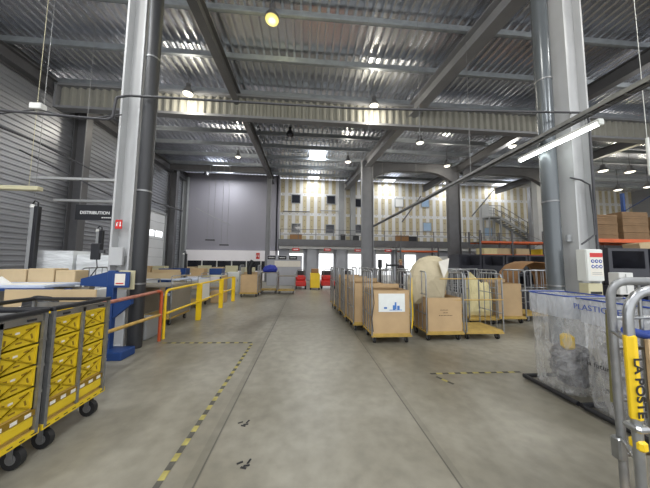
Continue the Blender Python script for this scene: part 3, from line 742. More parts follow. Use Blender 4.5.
def mail_cart(y0, y1, label):
    """front long face at x=-2.14 looking to +X; local x along the hall, local -y towards the aisle"""
    L = y1-y0; D = .74; t = empty('mail_trolley', (-2.52, (y0+y1)/2, 0), PI/2, label, 'trolley', 'mail trolleys at the left edge')
    b = MB().bbox(-L/2, -D/2, .2, L/2, D/2, .235, .006); b.m(1).box(-L/2-.005, -D/2-.012, .19, L/2+.005, -D/2, .232)
    for i in range(8): b.m(2).box(-L/2+L*(i+.3)/8, -D/2-.014, .205, -L/2+L*(i+.75)/8, -D/2-.012, .212)
    b.build('deck', ['yellowwood', 'yellow', 'text'], t)
    b = MB().bbox(-L/2+.03, -D/2, .26, L/2-.03, -D/2+.03, .34); b.build('kick_bar', 'yellow', t)
    b = MB().box(-L/2+.03, -D/2-.004, .345, L/2-.03, -D/2+.02, .385); b.m(1)
    for i in range(6): b.box(-L/2+.05+i*L*.15, -D/2-.006, .352, -L/2+.05+i*L*.15+.045, -D/2-.004, .378)
    b.build('striped_strip', ['yellowdark', 'paper'], t)
    for sx in (-1, 1):
        for sy in (-1, 1):
            b = MB().box(sx*(L/2)-.018*sx-.012, sy*(D/2)-.013, .2, sx*(L/2)-.018*sx+.012, sy*(D/2)+.013, 1.15)
            for z in (.5, .7, .9): b.box(sx*(L/2)-.018*sx-.015, sy*(D/2)-.016, z, sx*(L/2)-.018*sx+.015, sy*(D/2)+.016, z+.02)
            b.build('post', 'zincdull', t)
    MB().box(-.012, -D/2-.006, .235, .012, -D/2+.012, 1.1).build('divider_bar', 'zincdull', t)
    for sx in (-1, 1): MB().box(sx*(L/2-.006)-.004, -D/2+.014, .24, sx*(L/2-.006)+.004, D/2-.014, 1.1).build('end_panel', 'zincdull', t)
    b = MB()
    for sy in (-1, 1): b.bbox(-L/2, sy*D/2-.02, 1.12, L/2, sy*D/2+.02, 1.155, .008)
    for sx in (-1, 1): b.bbox(sx*L/2-.018*sx-.018, -D/2, 1.12, sx*L/2-.018*sx+.018, D/2, 1.15, .008)
    b.build('top_rail', 'black', t)
    b = MB().box(-L/2+.04, -D/2-.006, 1.06, L/2-.04, -D/2+.004, 1.11); b.m(1)
    for s in (-1, 1): b.box(s*L*.3-.03, -D/2-.016, 1.075, s*L*.3+.03, -D/2-.006, 1.09)
    b.build('label_holder', ['zinc', 'black'], t)
    wheel_parts(t, (-L/2+.09, L/2-.09), (-D/2+.06, D/2-.06), .075, .04)
    t.scale.z = 1.035; return t
carts = ((1.61, 2.23, 'mail trolley with yellow crates cut by the left edge of the photo'), (2.26, 2.87, 'mail trolley with yellow crates nearest the guard rail'))
first = True
for (y0, y1, lab) in carts:
    mail_cart(y0, y1, lab)
    c = (y0+y1)/2
    for s in (-1, 1):
        for k in range(4):
            ht = ('bottom', 'second', 'third', 'topmost')[k]
            who = 'trolley at the left edge' if y0 < 2 else 'trolley by the guard rail'
            side = 'nearer' if s < 0 else 'farther'
            lab2 = 'yellow plastic crate, %s of the %s stack, %s' % (ht, side, 'trolley at the left edge' if y0 < 2 else 'trolley near the guard rail')
            o = crate if first else crate.copy()
            if not first: COL.objects.link(o)
            first = False
            o.location = (-2.515, c+s*.143, .414+k*.171); o.rotation_euler.z = PI/2
            tag(o, lab2, 'crate', 'yellow crates on the mail trolleys')
    tag(MB().box(-2.86, y0+.04, .245, -2.17, y1-.04, .412).build('wooden_base', 'yellowwood'), 'wooden base board under the crates of the %s' % who, 'board')
# papers and tray lying on the trolley tops
tag(MB().bbox(-2.85, 1.7, 1.156, -2.2, 2.15, 1.17, .004).build('tray', 'zincdull'), 'grey wire tray lying on top of the left edge trolley', 'tray')

# ------------------------------------------------------------------ sorting bench on the left
t = empty('sorting_bench', (-5.4, 4.45, .05), 0, 'long blue framed sorting bench with pale top in front of the left column', 'bench')
MB().bbox(-2.2, -.35, 1.10, 1.35, .3, 1.14, .006).build('bench_top', 'bluepale', t)
MB().bbox(-2.2, -.36, 1.06, 1.5, -.34, 1.10, .004).build('edge_rail', 'blue', t)
MB().box(-2.2, .26, .1, 1.5, .29, 1.06).build('back_panel', 'mdf', t)
for x in (-2.0, -.2, 1.4):
    MB().bbox(x-.04, -.3, -.05, x+.04, .25, .05, .01).bbox(x-.035, -.05, .05, x+.035, .03, 1.06, .006).build('leg', 'blue', t)
for x in (-1.7, -.95, -.3):
    MB().bbox(x-.3, .1, 1.14, x+.3, .16, 1.28, .01).build('back_stop', 'blue', t)
# second, lower worktop with papers in front of it
t = empty('work_table', (-3.8, 3.55, 0), 0, 'low work table with papers just behind the yellow crate trolleys', 'table')
MB().bbox(-1.3, -.35, .86, .75, .35, .9, .006).build('table_top', 'mdf', t)
for x in (-1.2, .65):
    for y in (-.3, .3): MB().box(x-.025, y-.025, 0, x+.025, y+.025, .86).build('leg', 'blue', t)
tag(MB().box(-4.3, 3.84, .9, -3.08, 3.86, 1.16).build('cardboard_sheet', 'cardboard_b'), 'tan cardboard sheet standing upright in front of the bench', 'cardboard sheet')
for i in range(6):
    dx = random.uniform(-.03, .03)
    tag(MB().bbox(-3.75+dx, 3.26+dx, .901+i*.012, -3.15+dx, 3.58+dx, .912+i*.012, .002).build('paper_pad', 'pink' if i % 2 == 0 else 'paper'), 'flat paper pad in the pile on the low work table', 'paper', 'paper pads piled on the low work table')
t = bag_bulk('cloth_bundle', [(-.18, 0), (.2, 0), (.22, .06), (.1, .13), (-.05, .15), (-.17, .09)], 0, .22, 'black', 'dark crumpled cloth lying on the paper pile', 'cloth', (-3.5, 3.4, .974), 2, .02)
tag(MB().bbox(-4.6, 3.3, .901, -4.1, 3.65, .93, .003).build('paper_tray', 'white'), 'white flat tray on the left end of the low work table', 'tray')
# cartons on the bench
x = -7.3
for i, (w_, h_) in enumerate(((.5, .24), (.42, .22), (.5, .25), (.38, .21), (.5, .23), (.46, .25), (.36, .22))):
    carton((x+w_/2, 4.9, 1.18), 0, w_-.03, .28, h_, 'shallow tan carton number %d from the left edge in the row behind the sorting bench' % (i+1), 'row of cartons behind the sorting bench', mt='cardboard_b', open_top=False); x += w_
tag(MB().bbox(-7.4, 4.76, 1.14, -3.95, 5.05, 1.179).box(-7.3, 4.85, 0, -7.2, 4.95, 1.14).box(-4.1, 4.85, 0, -4.0, 4.95, 1.14).build('shelf', 'mdf'), 'narrow grey shelf carrying the row of tan cartons', 'shelf')
tag(MB().prism([(-.17, 0), (.17, 0), (.0, .12)], 'y', 0, .01).build('folded_paper', 'paper', loc=(-5.0, 4.4, 1.191)), 'white folded paper tent standing on the sorting bench', 'paper')
tag(MB().bbox(-4.8, 4.2, 1.191, -4.1, 4.5, 1.197, .002).build('paper_sheet', 'paper'), 'large white sheet lying on the sorting bench', 'paper')
# blue end frame near the column
t = empty('blue_stand', (-3.26, 4.38, 0), 0, 'blue steel stand with tapered arms in front of the left column', 'stand')
MB().bbox(-.055, -.05, .03, .055, .05, 1.42, .008).build('post', 'blue', t)
MB().prism([(-.48, 1.17), (-.48, 1.28), (-.06, 1.40), (.02, 1.40), (.02, 1.14), (-.06, 1.14)], 'y', -.03, .03).build('arm', 'blue', t)
MB().prism([(.06, .62), (.06, .9), (.34, .96), (.34, .86)], 'y', -.03, .03).build('arm', 'blue', t)
MB().bbox(-.1, -.2, 0, .36, .12, .13, .01).build('foot', 'blue', t)
b = MB().bbox(.06, -.09, 1.14, .32, -.052, 1.4, .006); b.m(1).box(.1, -.093, 1.18, .26, -.09, 1.37); b.m(2).box(.12, -.095, 1.2, .24, -.093, 1.22)
b.build('document_holder', ['blue', 'paper', 'red'], t)
MB().bbox(.1, .0, 1.1, .34, .03, 1.42, .004).build('back_plate', 'beige', t)
t = empty('wall_monitor', (-3.84, 4.75, 1.75), 0, 'small black monitor mounted on the left side of the grey column', 'monitor')
MB().bbox(-.1, -.03, -.15, .05, .03, .15, .01).build('screen', 'black', t); MB().box(.05, -.015, -.03, .13, .015, .03).tube([(0, 0, -.15), (.02, 0, -.3), (-.08, 0, -.45)], .01, 6).build('bracket', 'cable', t)
tag(MB().bbox(-3.62, 4.72, 1.5, -3.38, 4.775, 1.83, .006).build('electric_box', 'steellight'), 'plain white box mounted on the left column above the blue stand', 'box')
# film wrapped pallet behind
def wrapped(x0, x1, y0, y1, z1, label):
    t = empty('wrapped_pallet', ((x0+x1)/2, (y0+y1)/2, 0), 0, label, 'pallet load')
    hx, hy = (x1-x0)/2, (y1-y0)/2; b = MB()
    for y in (-hy, -.05, hy-.1): b.box(-hx, y, 0, hx, y+.1, .1)
    b.box(-hx, -hy, .1, hx, hy, .14); b.build('pallet', 'cardboard_d', t)
    b = MB(); n = 48; m_ = 14; vs = []
    for j in range(m_+1):
        z = .14+(z1-.14)*j/m_
        for i in range(n):
            a = 2*PI*i/n; c, s = math.cos(a), math.sin(a); q = max(abs(c), abs(s)); x_, y_ = hx*c/q, hy*s/q
            k = 1+.02*noise.noise(Vector((x_*2, y_*2, z*9))); vs.append((x_*k, y_*k, z))
    fs = [(j*n+i, j*n+(i+1) % n, (j+1)*n+(i+1) % n, (j+1)*n+i) for j in range(m_) for i in range(n)] + [tuple(range(m_*n, m_*n+n))]
    b.add(vs, fs); b.build('wrapped_load', 'wrap', t)
wrapped(-6.95, -5.9, 6.6, 7.5, 1.82, 'shiny film-wrapped pallet load behind the sorting bench, left one')
wrapped(-5.85, -4.75, 6.65, 7.55, 1.72, 'shiny film-wrapped pallet load next to the column, behind the blue stand')
wrapped(-8.4, -7.3, 7.2, 8.2, 1.3, 'lower film-wrapped pallet load at the far left')
# dark stands
def stand(x, y, h, label, w=.1):
    t = empty('floor_stand', (x, y, 0), 0, label, 'stand')
    MB().bbox(-w/2, -.05, .03, w/2, .05, h, .01).build('pole', 'black', t); MB().bbox(-w/2-.09, -.04, .03, -w/2, .05, h-.03, .01).build('side_rail', 'steelgrey', t)
    MB().bbox(-.3, -.25, 0, .3, .25, .03, .01).build('base', 'steeldark', t)
    b = MB().tube([(0, 0, h), (0, 0, h+.1), (-.08, 0, h+.14), (-.13, 0, h+.06)], .015, 6); b.m(1).tube([(-.13, 0, h+.05), (-.13, 0, h-.03)], [.03, .05], 10); b.build('lamp_head', ['black', 'white'], t)
stand(-6.62, 6.4, 2.9, 'tall dark floor stand with a small lamp at the far left')
stand(-6.3, 7.9, 2.5, 'dark floor stand behind the wrapped pallet under the black sign')
stand(-6.2, 13., 1.95, 'slim dark stand in front of the white office fascia', .1)

# ------------------------------------------------------------------ guard rails
XG = -2.88
t = empty('guard_rail', (XG, 4.4, 0), 0, 'worn red and tan guard rail between the crate trolleys and the yellow rail', 'guard rail')
MB().tube([(0, -1.35, .97), (0, .7, .99)], .028, 10).build('top_rail', 'wornred', t)
MB().tube([(0, -1.35, .56), (0, .7, .52)], .028, 10).build('mid_rail', 'worn', t)
MB().tube(arc_path([(0, .55, .99), (0, .74, .99), (0, .74, 0)], .1, 5), .03, 10).build('post', 'orangered', t, label='bright red-orange end post')
MB().bbox(-.04, -1.4, 0, .04, -1.33, 1.0).build('post', 'wornred', t)
t = empty('guard_rail', (XG, 6.4, 0), 0, 'yellow guard rail with bent tube start and wide posts along the walkway', 'guard rail')
MB().tube(arc_path([(0, -1.12, 0), (0, -1.12, .98), (0, .42, .98)], .13, 6), .028, 10).build('bent_tube', 'yellowpaint', t)
MB().tube([(0, -1.12, .5), (0, .42, .5)], .024, 10).build('mid_rail', 'yellowpaint', t)
def wide_post(y):
    b = MB().bbox(-.06, y-.045, 0, .06, y-.03, .96, .006).bbox(-.06, y+.03, 0, .06, y+.045, .96, .006).bbox(-.06, y-.03, 0, -.045, y+.03, .96, .004)
    b.build('post', 'yellowpaint', t)
for y in (.48, 2.2, 3.6): wide_post(y)
for (a, c) in ((.5, 2.15), (2.25, 3.55)):
    MB().tube(arc_path([(0, a, .85), (0, a+.02, .97), (0, c, .97)], .06, 4), .026, 10).build('top_rail', 'yellowpaint', t)
    MB().tube([(0, a, .5), (0, c, .5)], .022, 10).build('mid_rail', 'yellowpaint', t)

# ------------------------------------------------------------------ mid left clutter
def bench(loc, rz, W, label, mt='mdf', items=True, frame='zincdull', h=.95):
    t = empty('work_bench', loc, rz, label, 'bench', 'work benches beyond the yellow rail')
    MB().bbox(-W/2, -.35, h-.04, W/2, .35, h, .006).build('bench_top', mt, t)
    MB().bbox(-W/2+.05, -.3, .35, W/2-.05, .3, .38, .006).build('lower_shelf', mt, t)
    for x in (-1, 1):
        for y in (-1, 1): MB().box(x*(W/2-.04)-.025, y*.3-.025, 0, x*(W/2-.04)+.025, y*.3+.025, h-.04).build('leg', frame, t)
    return t
bench((-5.6, 9.3, 0), 0, 2.2, 'work bench with a tan carton on it beyond the second yellow post', 'bluepale')
carton((-5.2, 9.3, .951), .05, 1.0, .5, .22, 'wide low tan carton on the nearest work bench', None, 'cardboard_b')
carton((-6.2, 9.3, .951), .0, .6, .45, .42, 'beige carton on the left end of the nearest work bench', None, 'beige', False)
carton((-5.6, 9.3, .381), 0, .8, .4, .35, 'tan carton on the lower shelf of the nearest work bench', None, 'cardboard', False)
bench((-4.9, 11.6, 0), 0, 2.2, 'work bench with blue crates behind the nearest work bench', 'cardboard_b', frame='blue')
for i, (x, mt) in enumerate(((-5.7, 'blue'), (-4.1, 'blue'), (-4.9, 'cardboard'))):
    carton((x, 11.6, .951), 0, .55, .45, .3, ('blue storage box on the left of the second bench', 'blue storage box on the right of the second bench', 'tan carton between the blue storage boxes')[i], None, mt, False)
bench((-5.4, 14.3, 0), 0, 3.0, 'long pale bench in front of the white office fascia', 'beige')
bench((-8.4, 13.5, 0), 0, 2.4, 'pale bench near the white loading door', 'beige')
for i in range(4): carton((-6.5+i*.75, 14.3, .951), 0, .6, .4, .3+.08*(i % 2), 'beige carton number %d from the left on the long pale bench' % (i+1), 'cartons on the long pale bench', 'beige' if i % 2 else 'cardboard_b', False)
for i in range(3): carton((-9.1+i*.7, 13.5, .951), 0, .6, .4, .35, 'carton number %d from the loading door on the pale bench' % (i+1), 'cartons on the bench near the loading door', 'beige' if i != 1 else 'cardboard', False)
tag(MB().bbox(-8.1, 10.4, 0, -7.0, 11.1, 1.45, .02).build('cabinet', 'beige'), 'beige steel cabinet right of the white loading door', 'cabinet')
# screened trolleys behind the yellow rail
def panel_trolley(loc, rz, label, side='mdf', top='yellowpaint', W=.85, D=1.0, h=1.08):
    t = empty('panel_trolley', loc, rz, label, 'trolley', 'grey panel trolleys behind the yellow rail')
    MB().bbox(-W/2, -D/2, .16, W/2, D/2, .2, .008).build('deck', 'yellowwood', t)
    for s in (-1, 1):
        MB().box(s*W/2-.01, -D/2+.03, .22, s*W/2+.01, D/2-.03, h-.12).build('side_panel', side, t)
        MB().tube(arc_path([(s*W/2, -D/2, .18), (s*W/2, -D/2, h), (s*W/2, D/2, h), (s*W/2, D/2, .18)], .06, 4), .015, 8).build('side_frame', 'zinc', t)
    MB().box(-W/2+.02, -D/2+.02, h-.14, W/2-.02, D/2-.02, h-.1).build('tray_top', top, t)
    wheel_parts(t, (-W/2+.08, W/2-.08), (-D/2+.12, D/2-.12)); return t
panel_trolley((-3.7, 6.75, 0), 0, 'grey panelled trolley behind the bent start of the yellow rail', top='mdf')
panel_trolley((-4.0, 8.9, 0), 0, 'white panelled trolley behind the middle of the yellow rail', 'white', 'bluepale')
panel_trolley((-3.9, 10.8, 0), 0, 'brown panelled trolley behind the last yellow post', 'cardboard', 'beige', .8, .8)
tc = copy_tree(cA, (-4.35, 5.9, 0), .05, 'roll cage with stacked cartons behind the red end post')
tc['group'] = 'roll cages left of the walkway'
carton((-4.35, 5.9, .201), .05, .68, .56, .4, 'lower tan carton in the cage behind the red end post', None, 'cardboard_b', False)
carton((-4.35, 5.9, .603), .08, .6, .5, .36, 'upper white carton in the cage behind the red end post', None, 'white', False)
tag(MB().bbox(-3.75, 5.15, 0, -3.15, 5.6, .42, .03).build('waste_bin', 'steelgrey'), 'low grey bin on the floor behind the left drain pipe', 'bin')
tag(MB().bbox(-3.6, 9.6, 0, -3.1, 10.0, .45).build('cardboard_box', 'cardboard'), 'small tan box on the floor by the third yellow post', 'box')

for i, (x, y, mt, w_, h_) in enumerate(((-7.6, 9.2, 'blacksoft', .7, 1.1), (-6.9, 12.6, 'blue', .5, 1.2), (-3.6, 12.6, 'whiteglossy', .6, 1.05), (-3.3, 14.2, 'beige', .7, 1.25))):
    t = empty('storage_locker', (x, y, 0), 0, ('dark locker near the white loading door', 'blue locker behind the first work bench', 'white locker beyond the last yellow post', 'beige locker below the white office fascia')[i], 'locker', 'lockers left of the walkway')
    MB().bbox(-w_/2, -.25, .05, w_/2, .25, h_, .01).box(-w_/2+.03, -.22, 0, w_/2-.03, .22, .05).build('body', mt, t)
    MB().bbox(-w_/2+.02, -.265, .08, w_/2-.02, -.25, h_-.03, .005).build('door', mt, t)
    MB().bbox(w_/2-.09, -.28, h_*.55, w_/2-.06, -.265, h_*.55+.12, .004).build('handle', 'zinc', t)
# far carts by the notice boards
tB = copy_tree(cA, (-2.55, 11.5, 0), 0, 'roll cage with a tan carton at the far end of the yellow rail'); tB['group'] = 'roll cages left of the walkway'
carton((-2.55, 11.5, .201), 0, .74, .62, .8, 'tan carton filling the cage at the end of the yellow rail', None, 'cardboard')
tag(MB().tube([(-2.6, 11.5, .95), (-2.62, 11.5, 1.3), (-2.45, 11.52, 1.62)], [.1, .12, .14], 8).build('cloth_bundle', 'black'), 'black cloth bundle sticking up from the cage at the end of the yellow rail', 'cloth')
panel_trolley((-1.85, 12.6, 0), 0, 'grey panelled trolley with a blue bag left of the notice boards', 'mdf', 'mdf', .85, .7, 1.15)
bag_bulk('blue_bag', [(-.32, 0), (.34, 0), (.4, .16), (.28, .36), (.0, .4), (-.25, .3), (-.36, .14)], 0, .45, 'bluebag', 'blue cloth bag lying on the grey panelled trolley', 'bag', (-1.85, 12.4, 1.052), 4, .03)
panel_trolley((-.95, 12.4, 0), 0, 'grey panelled trolley in front of the notice boards', 'steelgrey', 'mdf', .85, .7, 1.0)
t = empty('notice_wall', (-1.35, 16.5, 0), 0, 'pale freestanding display wall with three black header signs', 'display')
MB().bbox(-1.25, -.03, 0, 1.1, .03, 2.02, .01).build('panel', 'dockgrey', t)
MB().bbox(-.75, -.045, 1.25, 1.0, -.03, 1.65, .004).build('poster_strip', 'paper', t)
for i in range(3):
    x = -.95+i*.72
    s = MB().bbox(x-.27, -.06, 1.74, x+.27, -.032, 1.99, .006).build('header_sign', 'black', t)
    b = MB()
    for k in range(7): b.box(x-.19+k*.055, -.063, 1.84, x-.15+k*.055, -.06, 1.89)
    b.build('lettering', 'textwhite', s)
# small vehicles / red hand trucks
def hand_truck(x, y, label, s=1.):
    t = empty('tow_truck', (x, y, 0), 0, label, 'trolley', 'red tow trucks by the dock doors')
    MB().bbox(-.4*s, -.6, .18, .4*s, .6, .5, .06).bbox(-.36*s, -.45, .5, .36*s, .3, .78, .08).build('body', 'red', t)
    MB().bbox(-.33*s, .3, .5, .33*s, .5, 1.05, .04).build('seat_back', 'black', t)
    MB().tube(arc_path([(-.25*s, -.45, .7), (-.25*s, -.5, 1.15), (.25*s, -.5, 1.15), (.25*s, -.45, .7)], .08), .02, 8).build('handlebar', 'zincdull', t)
    wheel_parts(t, (-.36*s, .36*s), (-.4, .4), .14, .09)
hand_truck(-.28, 14.7, 'red tow truck left of the stacked yellow pallet load', .8)
hand_truck(1.35, 14.9, 'red tow truck right of the stacked yellow pallet load', 1.05)
hand_truck(2.75, 15.3, 'smaller red tow truck furthest right, under the second dock door', .7)
t = empty('pallet_load', (.55, 14.3, 0), 0, 'upright yellow container with a red box on top between the red tow trucks', 'container')
MB().bbox(-.28, -.35, .1, .28, .35, .95, .03).build('container', 'yellowpaint', t); MB().bbox(-.22, -.25, .95, .22, .25, 1.2, .02).build('top_box', 'cardboard_d', t)
MB().box(-.28, -.33, 0, -.2, .33, .1).box(.2, -.33, 0, .28, .33, .1).build('skid', 'black', t)
# signs over dock doors
for i, (c, hw) in enumerate(openings[:4]):
    t = empty('dock_sign', (c, 20.3, 2.62), 0, 'red sign hung over the dock opening, number %d from the left' % (i+1), 'sign', 'red signs over the dock doors')
    MB().bbox(-.3, -.02, -.1, .3, .02, .12, .01).build('sign_plate', 'red', t); MB().box(-.2, -.024, -.02, .2, -.02, .04).build('lettering', 'textwhite', t)
    MB().cyl((-.2, 0, .12), (-.2, 0, .34), .008, 5).cyl((.2, 0, .12), (.2, 0, .34), .008, 5).build('wire', 'zincdull', t)
for x, lab in ((.5, 'first'), (3.1, 'second'), (5.75, 'third'), (8.4, 'fourth')):
    tag(MB().bbox(x-.42, 20.9, 0, x+.42, 21.35, 2.7, .02).build('dock_pillar', 'dockgrey'), 'pale grey boxed pillar between dock openings, %s from the left' % lab, 'pillar')
    bpy.data.objects[-1 if False else 'dock_pillar']['kind'] = 'structure'
for o in bpy.data.objects:
    if o.name.startswith('dock_pillar'): o['kind'] = 'structure'

# ------------------------------------------------------------------ person far back
def person(loc, rz, label):
    t = empty('person', loc, rz, label, 'person')
    me = bpy.data.meshes.new('body')
    V = [(0, 0, .95), (0, 0, 1.12), (0, .01, 1.3), (0, .01, 1.42), (0, 0, 1.5), (0, 0, 1.6), (0, -.01, 1.7),
         (.1, 0, .9), (.11, -.01, .5), (.11, .02, .09), (.12, -.12, .05), (-.1, 0, .9), (-.11, .02, .5), (-.11, .03, .09), (-.12, -.11, .05),
         (.17, .01, 1.39), (.24, -.02, 1.12), (.2, -.2, .98), (.17, -.27, .97), (-.17, .01, 1.39), (-.25, 0, 1.12), (-.22, -.16, .95), (-.2, -.23, .93)]
    E = [(0,1),(1,2),(2,3),(3,4),(4,5),(5,6),(0,7),(7,8),(8,9),(9,10),(0,11),(11,12),(12,13),(13,14),(3,15),(15,16),(16,17),(17,18),(3,19),(19,20),(20,21),(21,22)]
    R = [(.15,.11),(.14,.1),(.16,.11),(.13,.09),(.05,.05),(.074,.082),(.07,.08),(.09,.09),(.06,.06),(.045,.045),(.04,.03),(.09,.09),(.06,.06),(.045,.045),(.04,.03),
         (.06,.06),(.045,.045),(.035,.03),(.035,.02),(.06,.06),(.045,.045),(.035,.03),(.035,.02)]
    me.from_pydata(V, E, []); o = bpy.data.objects.new('body', me); COL.objects.link(o); o.parent = t
    if True:
        import bmesh
        bm = bmesh.new(); bm.from_mesh(me); lay_ = bm.verts.layers.skin.verify()
        bm.verts.ensure_lookup_table()
        for i, v in enumerate(bm.verts): v[lay_].radius = R[i]; v[lay_].use_root = (i == 0)
        bm.to_mesh(me); bm.free()
    o.modifiers.new('skin', 'SKIN')
    for i, sv in enumerate(me.skin_vertices[0].data): sv.radius = R[i]; sv.use_root = (i == 0)
    o.modifiers.new('sub', 'SUBSURF').levels = 1; o.modifiers['sub'].render_levels = 2
    Mx, N, L, bs = nodes_of('person_cloth', .8)
    tc = N.new('ShaderNodeTexCoord'); sp = N.new('ShaderNodeSeparateXYZ'); L.new(tc.outputs['Object'], sp.inputs[0])
    cr = N.new('ShaderNodeValToRGB'); cr.color_ramp.interpolation = 'CONSTANT'; e = cr.color_ramp.elements
    e[0].position = 0; e[0].color = (*srgb(30, 30, 32), 1); e[1].position = .06; e[1].color = (*srgb(42, 44, 54), 1)
    k = e.new(.5); k.color = (*srgb(54, 42, 46), 1); k = e.new(.745); k.color = (*srgb(196, 150, 124), 1)
    dv = N.new('ShaderNodeMath'); dv.operation = 'DIVIDE'; dv.inputs[1].default_value = 2; L.new(sp.outputs[2], dv.inputs[0]); L.new(dv.outputs[0], cr.inputs[0]); L.new(cr.outputs[0], bs.inputs['Base Color'])
    me.materials.append(Mx)
    # hair
    vs = []; fs = []; n = 14
    for j in range(7):
        a = PI/2*j/6
        for i in range(n):
            th = 2*PI*i/n; y_ = math.sin(th); r = math.cos(a)
            vs.append((.088*r*math.cos(th), .022+.1*r*y_, 1.70+.085*math.sin(a) - (.09 if y_ > -.1 and j == 0 else 0)))
    for j in range(6):
        for i in range(n): fs.append((j*n+i, j*n+(i+1) % n, (j+1)*n+(i+1) % n, (j+1)*n+i))
    MB().add(vs, fs, True).build('hair', 'hair', t)
    MB().box(-.042, -.1, 1.655, -.02, -.06, 1.667).box(.02, -.1, 1.655, .042, -.06, 1.667).build('eyes', 'black', t)
    MB().box(-.022, -.092, 1.583, .022, -.05, 1.59).build('mouth', 'wornred', t)
    MB().bbox(-.09, -.01, 1.62, -.07, .02, 1.675, .008).bbox(.07, -.01, 1.62, .09, .02, 1.675, .008).build('ears', 'skin', t)
    MB().prism([(-.014, 1.6), (.014, 1.6), (0, 1.64)], 'y', -.108, -.06).build('nose', 'skin', t)
    for sx, x, y in ((1, .165, -.29), (-1, -.195, -.25)):
        for f in range(4): MB().tube([(x-.03+f*.018, y, .965-.02*(sx < 0)), (x-.03+f*.018, y-.04, .945-.02*(sx < 0)), (x-.03+f*.018, y-.05, .915-.02*(sx < 0))], [.009, .008, .006], 6).build('finger', 'skin', t)
p = A(401, 270, Y=12.2)
person((p.x, 12.2, 0), .5, 'person with light hair and dark top standing beyond the cage trolleys')
# dark machine heads near the person
t = empty('scanner_post', (A(380, 270, Y=11.5).x, 11.5, 0), 0, 'dark post with a bar handle left of the person behind the cages', 'post')
MB().bbox(-.1, -.08, 0, .1, .08, .06).bbox(-.05, -.05, .06, .05, .05, 1.35).bbox(-.09, -.07, 1.35, .09, .07, 1.75, .02).build('post', 'black', t)
MB().bbox(.3, -.03, 1.42, .95, .03, 1.52).box(.03, -.02, 1.2, .4, .02, 1.26).box(.3, -.03, 1.2, .36, .03, 1.58).build('handle_bar', 'black', t)

# ------------------------------------------------------------------ bag rack on the right
t = empty('bag_rack', (3.32, 2.62, 0), 0, 'low black rack base under the two clear recycling sacks', 'rack')
b = MB()
for (p_, q_) in (((-.26, .62, .05), (-.26, -.05, .05)), ((-.26, -.12, .05), (-.26, -.85, .05)), ((.4, .62, .05), (.4, -.85, .05)), ((-.26, .62, .05), (.4, .62, .05)), ((-.26, -.85, .05), (.4, -.85, .05)), ((-.26, -.08, .05), (.4, -.08, .05))): b.tube([p_, q_], .028, 8)
b.build('base_frame', 'black', t)
b = MB()
for (x, y) in ((.4, .6), (.4, -.1), (.4, -.82)): b.tube([(x, y, .05), (x, y, 1.22)], .018, 8)
for y in (.6, -.1, -.82): b.tube([(.4, y, 1.22), (-.26, y, 1.22)], .012, 8)
b.build('upright', 'zincdull', t)
def sack(loc, W, D, h, label, seed, fill, texts, narrow=.8, mt='poly'):
    """open clear sack, long side D along y, mouth at h"""
    t = empty('plastic_sack', loc, 0, label, 'sack', 'clear sacks on the black rack')
    n = 56; m_ = 26; vs = []
    for j in range(m_+1):
        z = .07+(h-.07)*j/m_; tz = j/m_
        for i in range(n):
            a = 2*PI*i/n; c, s = math.cos(a), math.sin(a); e = .42 if tz > .85 else .6
            x_ = W/2*math.copysign(abs(c)**e, c); y_ = D/2*math.copysign(abs(s)**e, s)
            k = narrow + (1-narrow)*tz**1.2
            if fill > .5: k = .9+.1*math.sin(PI*min(1, tz*1.25))**.6 if tz < .8 else 1.
            x_ *= .85+.15*k if tz < .8 else 1; y_ *= k
            q = Vector((x_, y_, z)); amp = .035*(1-tz**6)
            d = noise.noise(Vector((x_*7+seed, y_*7, z*1.8)))*amp + noise.noise(Vector((x_*16+seed, y_*16, z*7)))*amp*.6
            vs.append((x_*(1+d*2.2), y_*(1+d*1.2), z))
    fs = [(j*n+i, j*n+(i+1) % n, (j+1)*n+(i+1) % n, (j+1)*n+i) for j in range(m_) for i in range(n)] + [tuple(range(n-1, -1, -1))]
    MB().add(vs, fs, True).build('film', mt, t)
    top = [(v[0]*1.01, v[1]*1.01, h) for v in vs[-n:]]; top.append(top[0])
    MB().tube(top, .009, 6, False).build('rim', 'textblue', t)
    # cuff folded over the mouth
    cu = []
    for z in (h+.005, h-.1, h-.26):
        for v in vs[-n:]: k = 1.02+.012*math.sin(v[0]*40+v[1]*37); cu.append((v[0]*k, v[1]*k, z))
    MB().add(cu, [(j*n+i, j*n+(i+1) % n, (j+1)*n+(i+1) % n, (j+1)*n+i) for j in range(2) for i in range(n)], True).build('cuff', 'polyfront', t)
    for (txt, sz, y, z, mt_) in texts:
        lettering(txt, sz, mt_, face_mat(-W/2*1.05-.012, y, z, (0, -1, 0), (0, 0, 1)), t, 'printed_text')
    return t
def filling(loc, W, D, h, label, seed, mt='crumple'):
    n = 40; m_ = 22; vs = []
    for j in range(m_+1):
        ph = PI*j/m_
        for i in range(n):
            a = 2*PI*i/n; s = math.sin(ph)**.5
            q = Vector((W/2*s*math.cos(a), D/2*s*math.sin(a), h/2*(1-math.cos(ph))))
            f = 1-abs(noise.noise(q*8+Vector((seed, 0, 0))))*.42 - abs(noise.noise(q*19))*.18
            vs.append((q.x*f, q.y*f, h/2+(q.z-h/2)*(.95*f+.05)))
    fs = [(j*n+i, j*n+(i+1) % n, (j+1)*n+(i+1) % n, (j+1)*n+i) for j in range(m_) for i in range(n)]
    o = MB().add(vs, fs, False).build('crumpled_film', mt, loc=loc)
    return tag(o, label, 'packing film', kind='stuff')
sack((3.36, 2.91, 0), .56, .56, 1.22, 'half empty clear sack with blue rim, farther of the two on the rack', 1, .2, [], .92)
filling((3.36, 2.86, .09), .46, .46, .52, 'grey crumpled wrapping film lying in the half empty sack', 3)
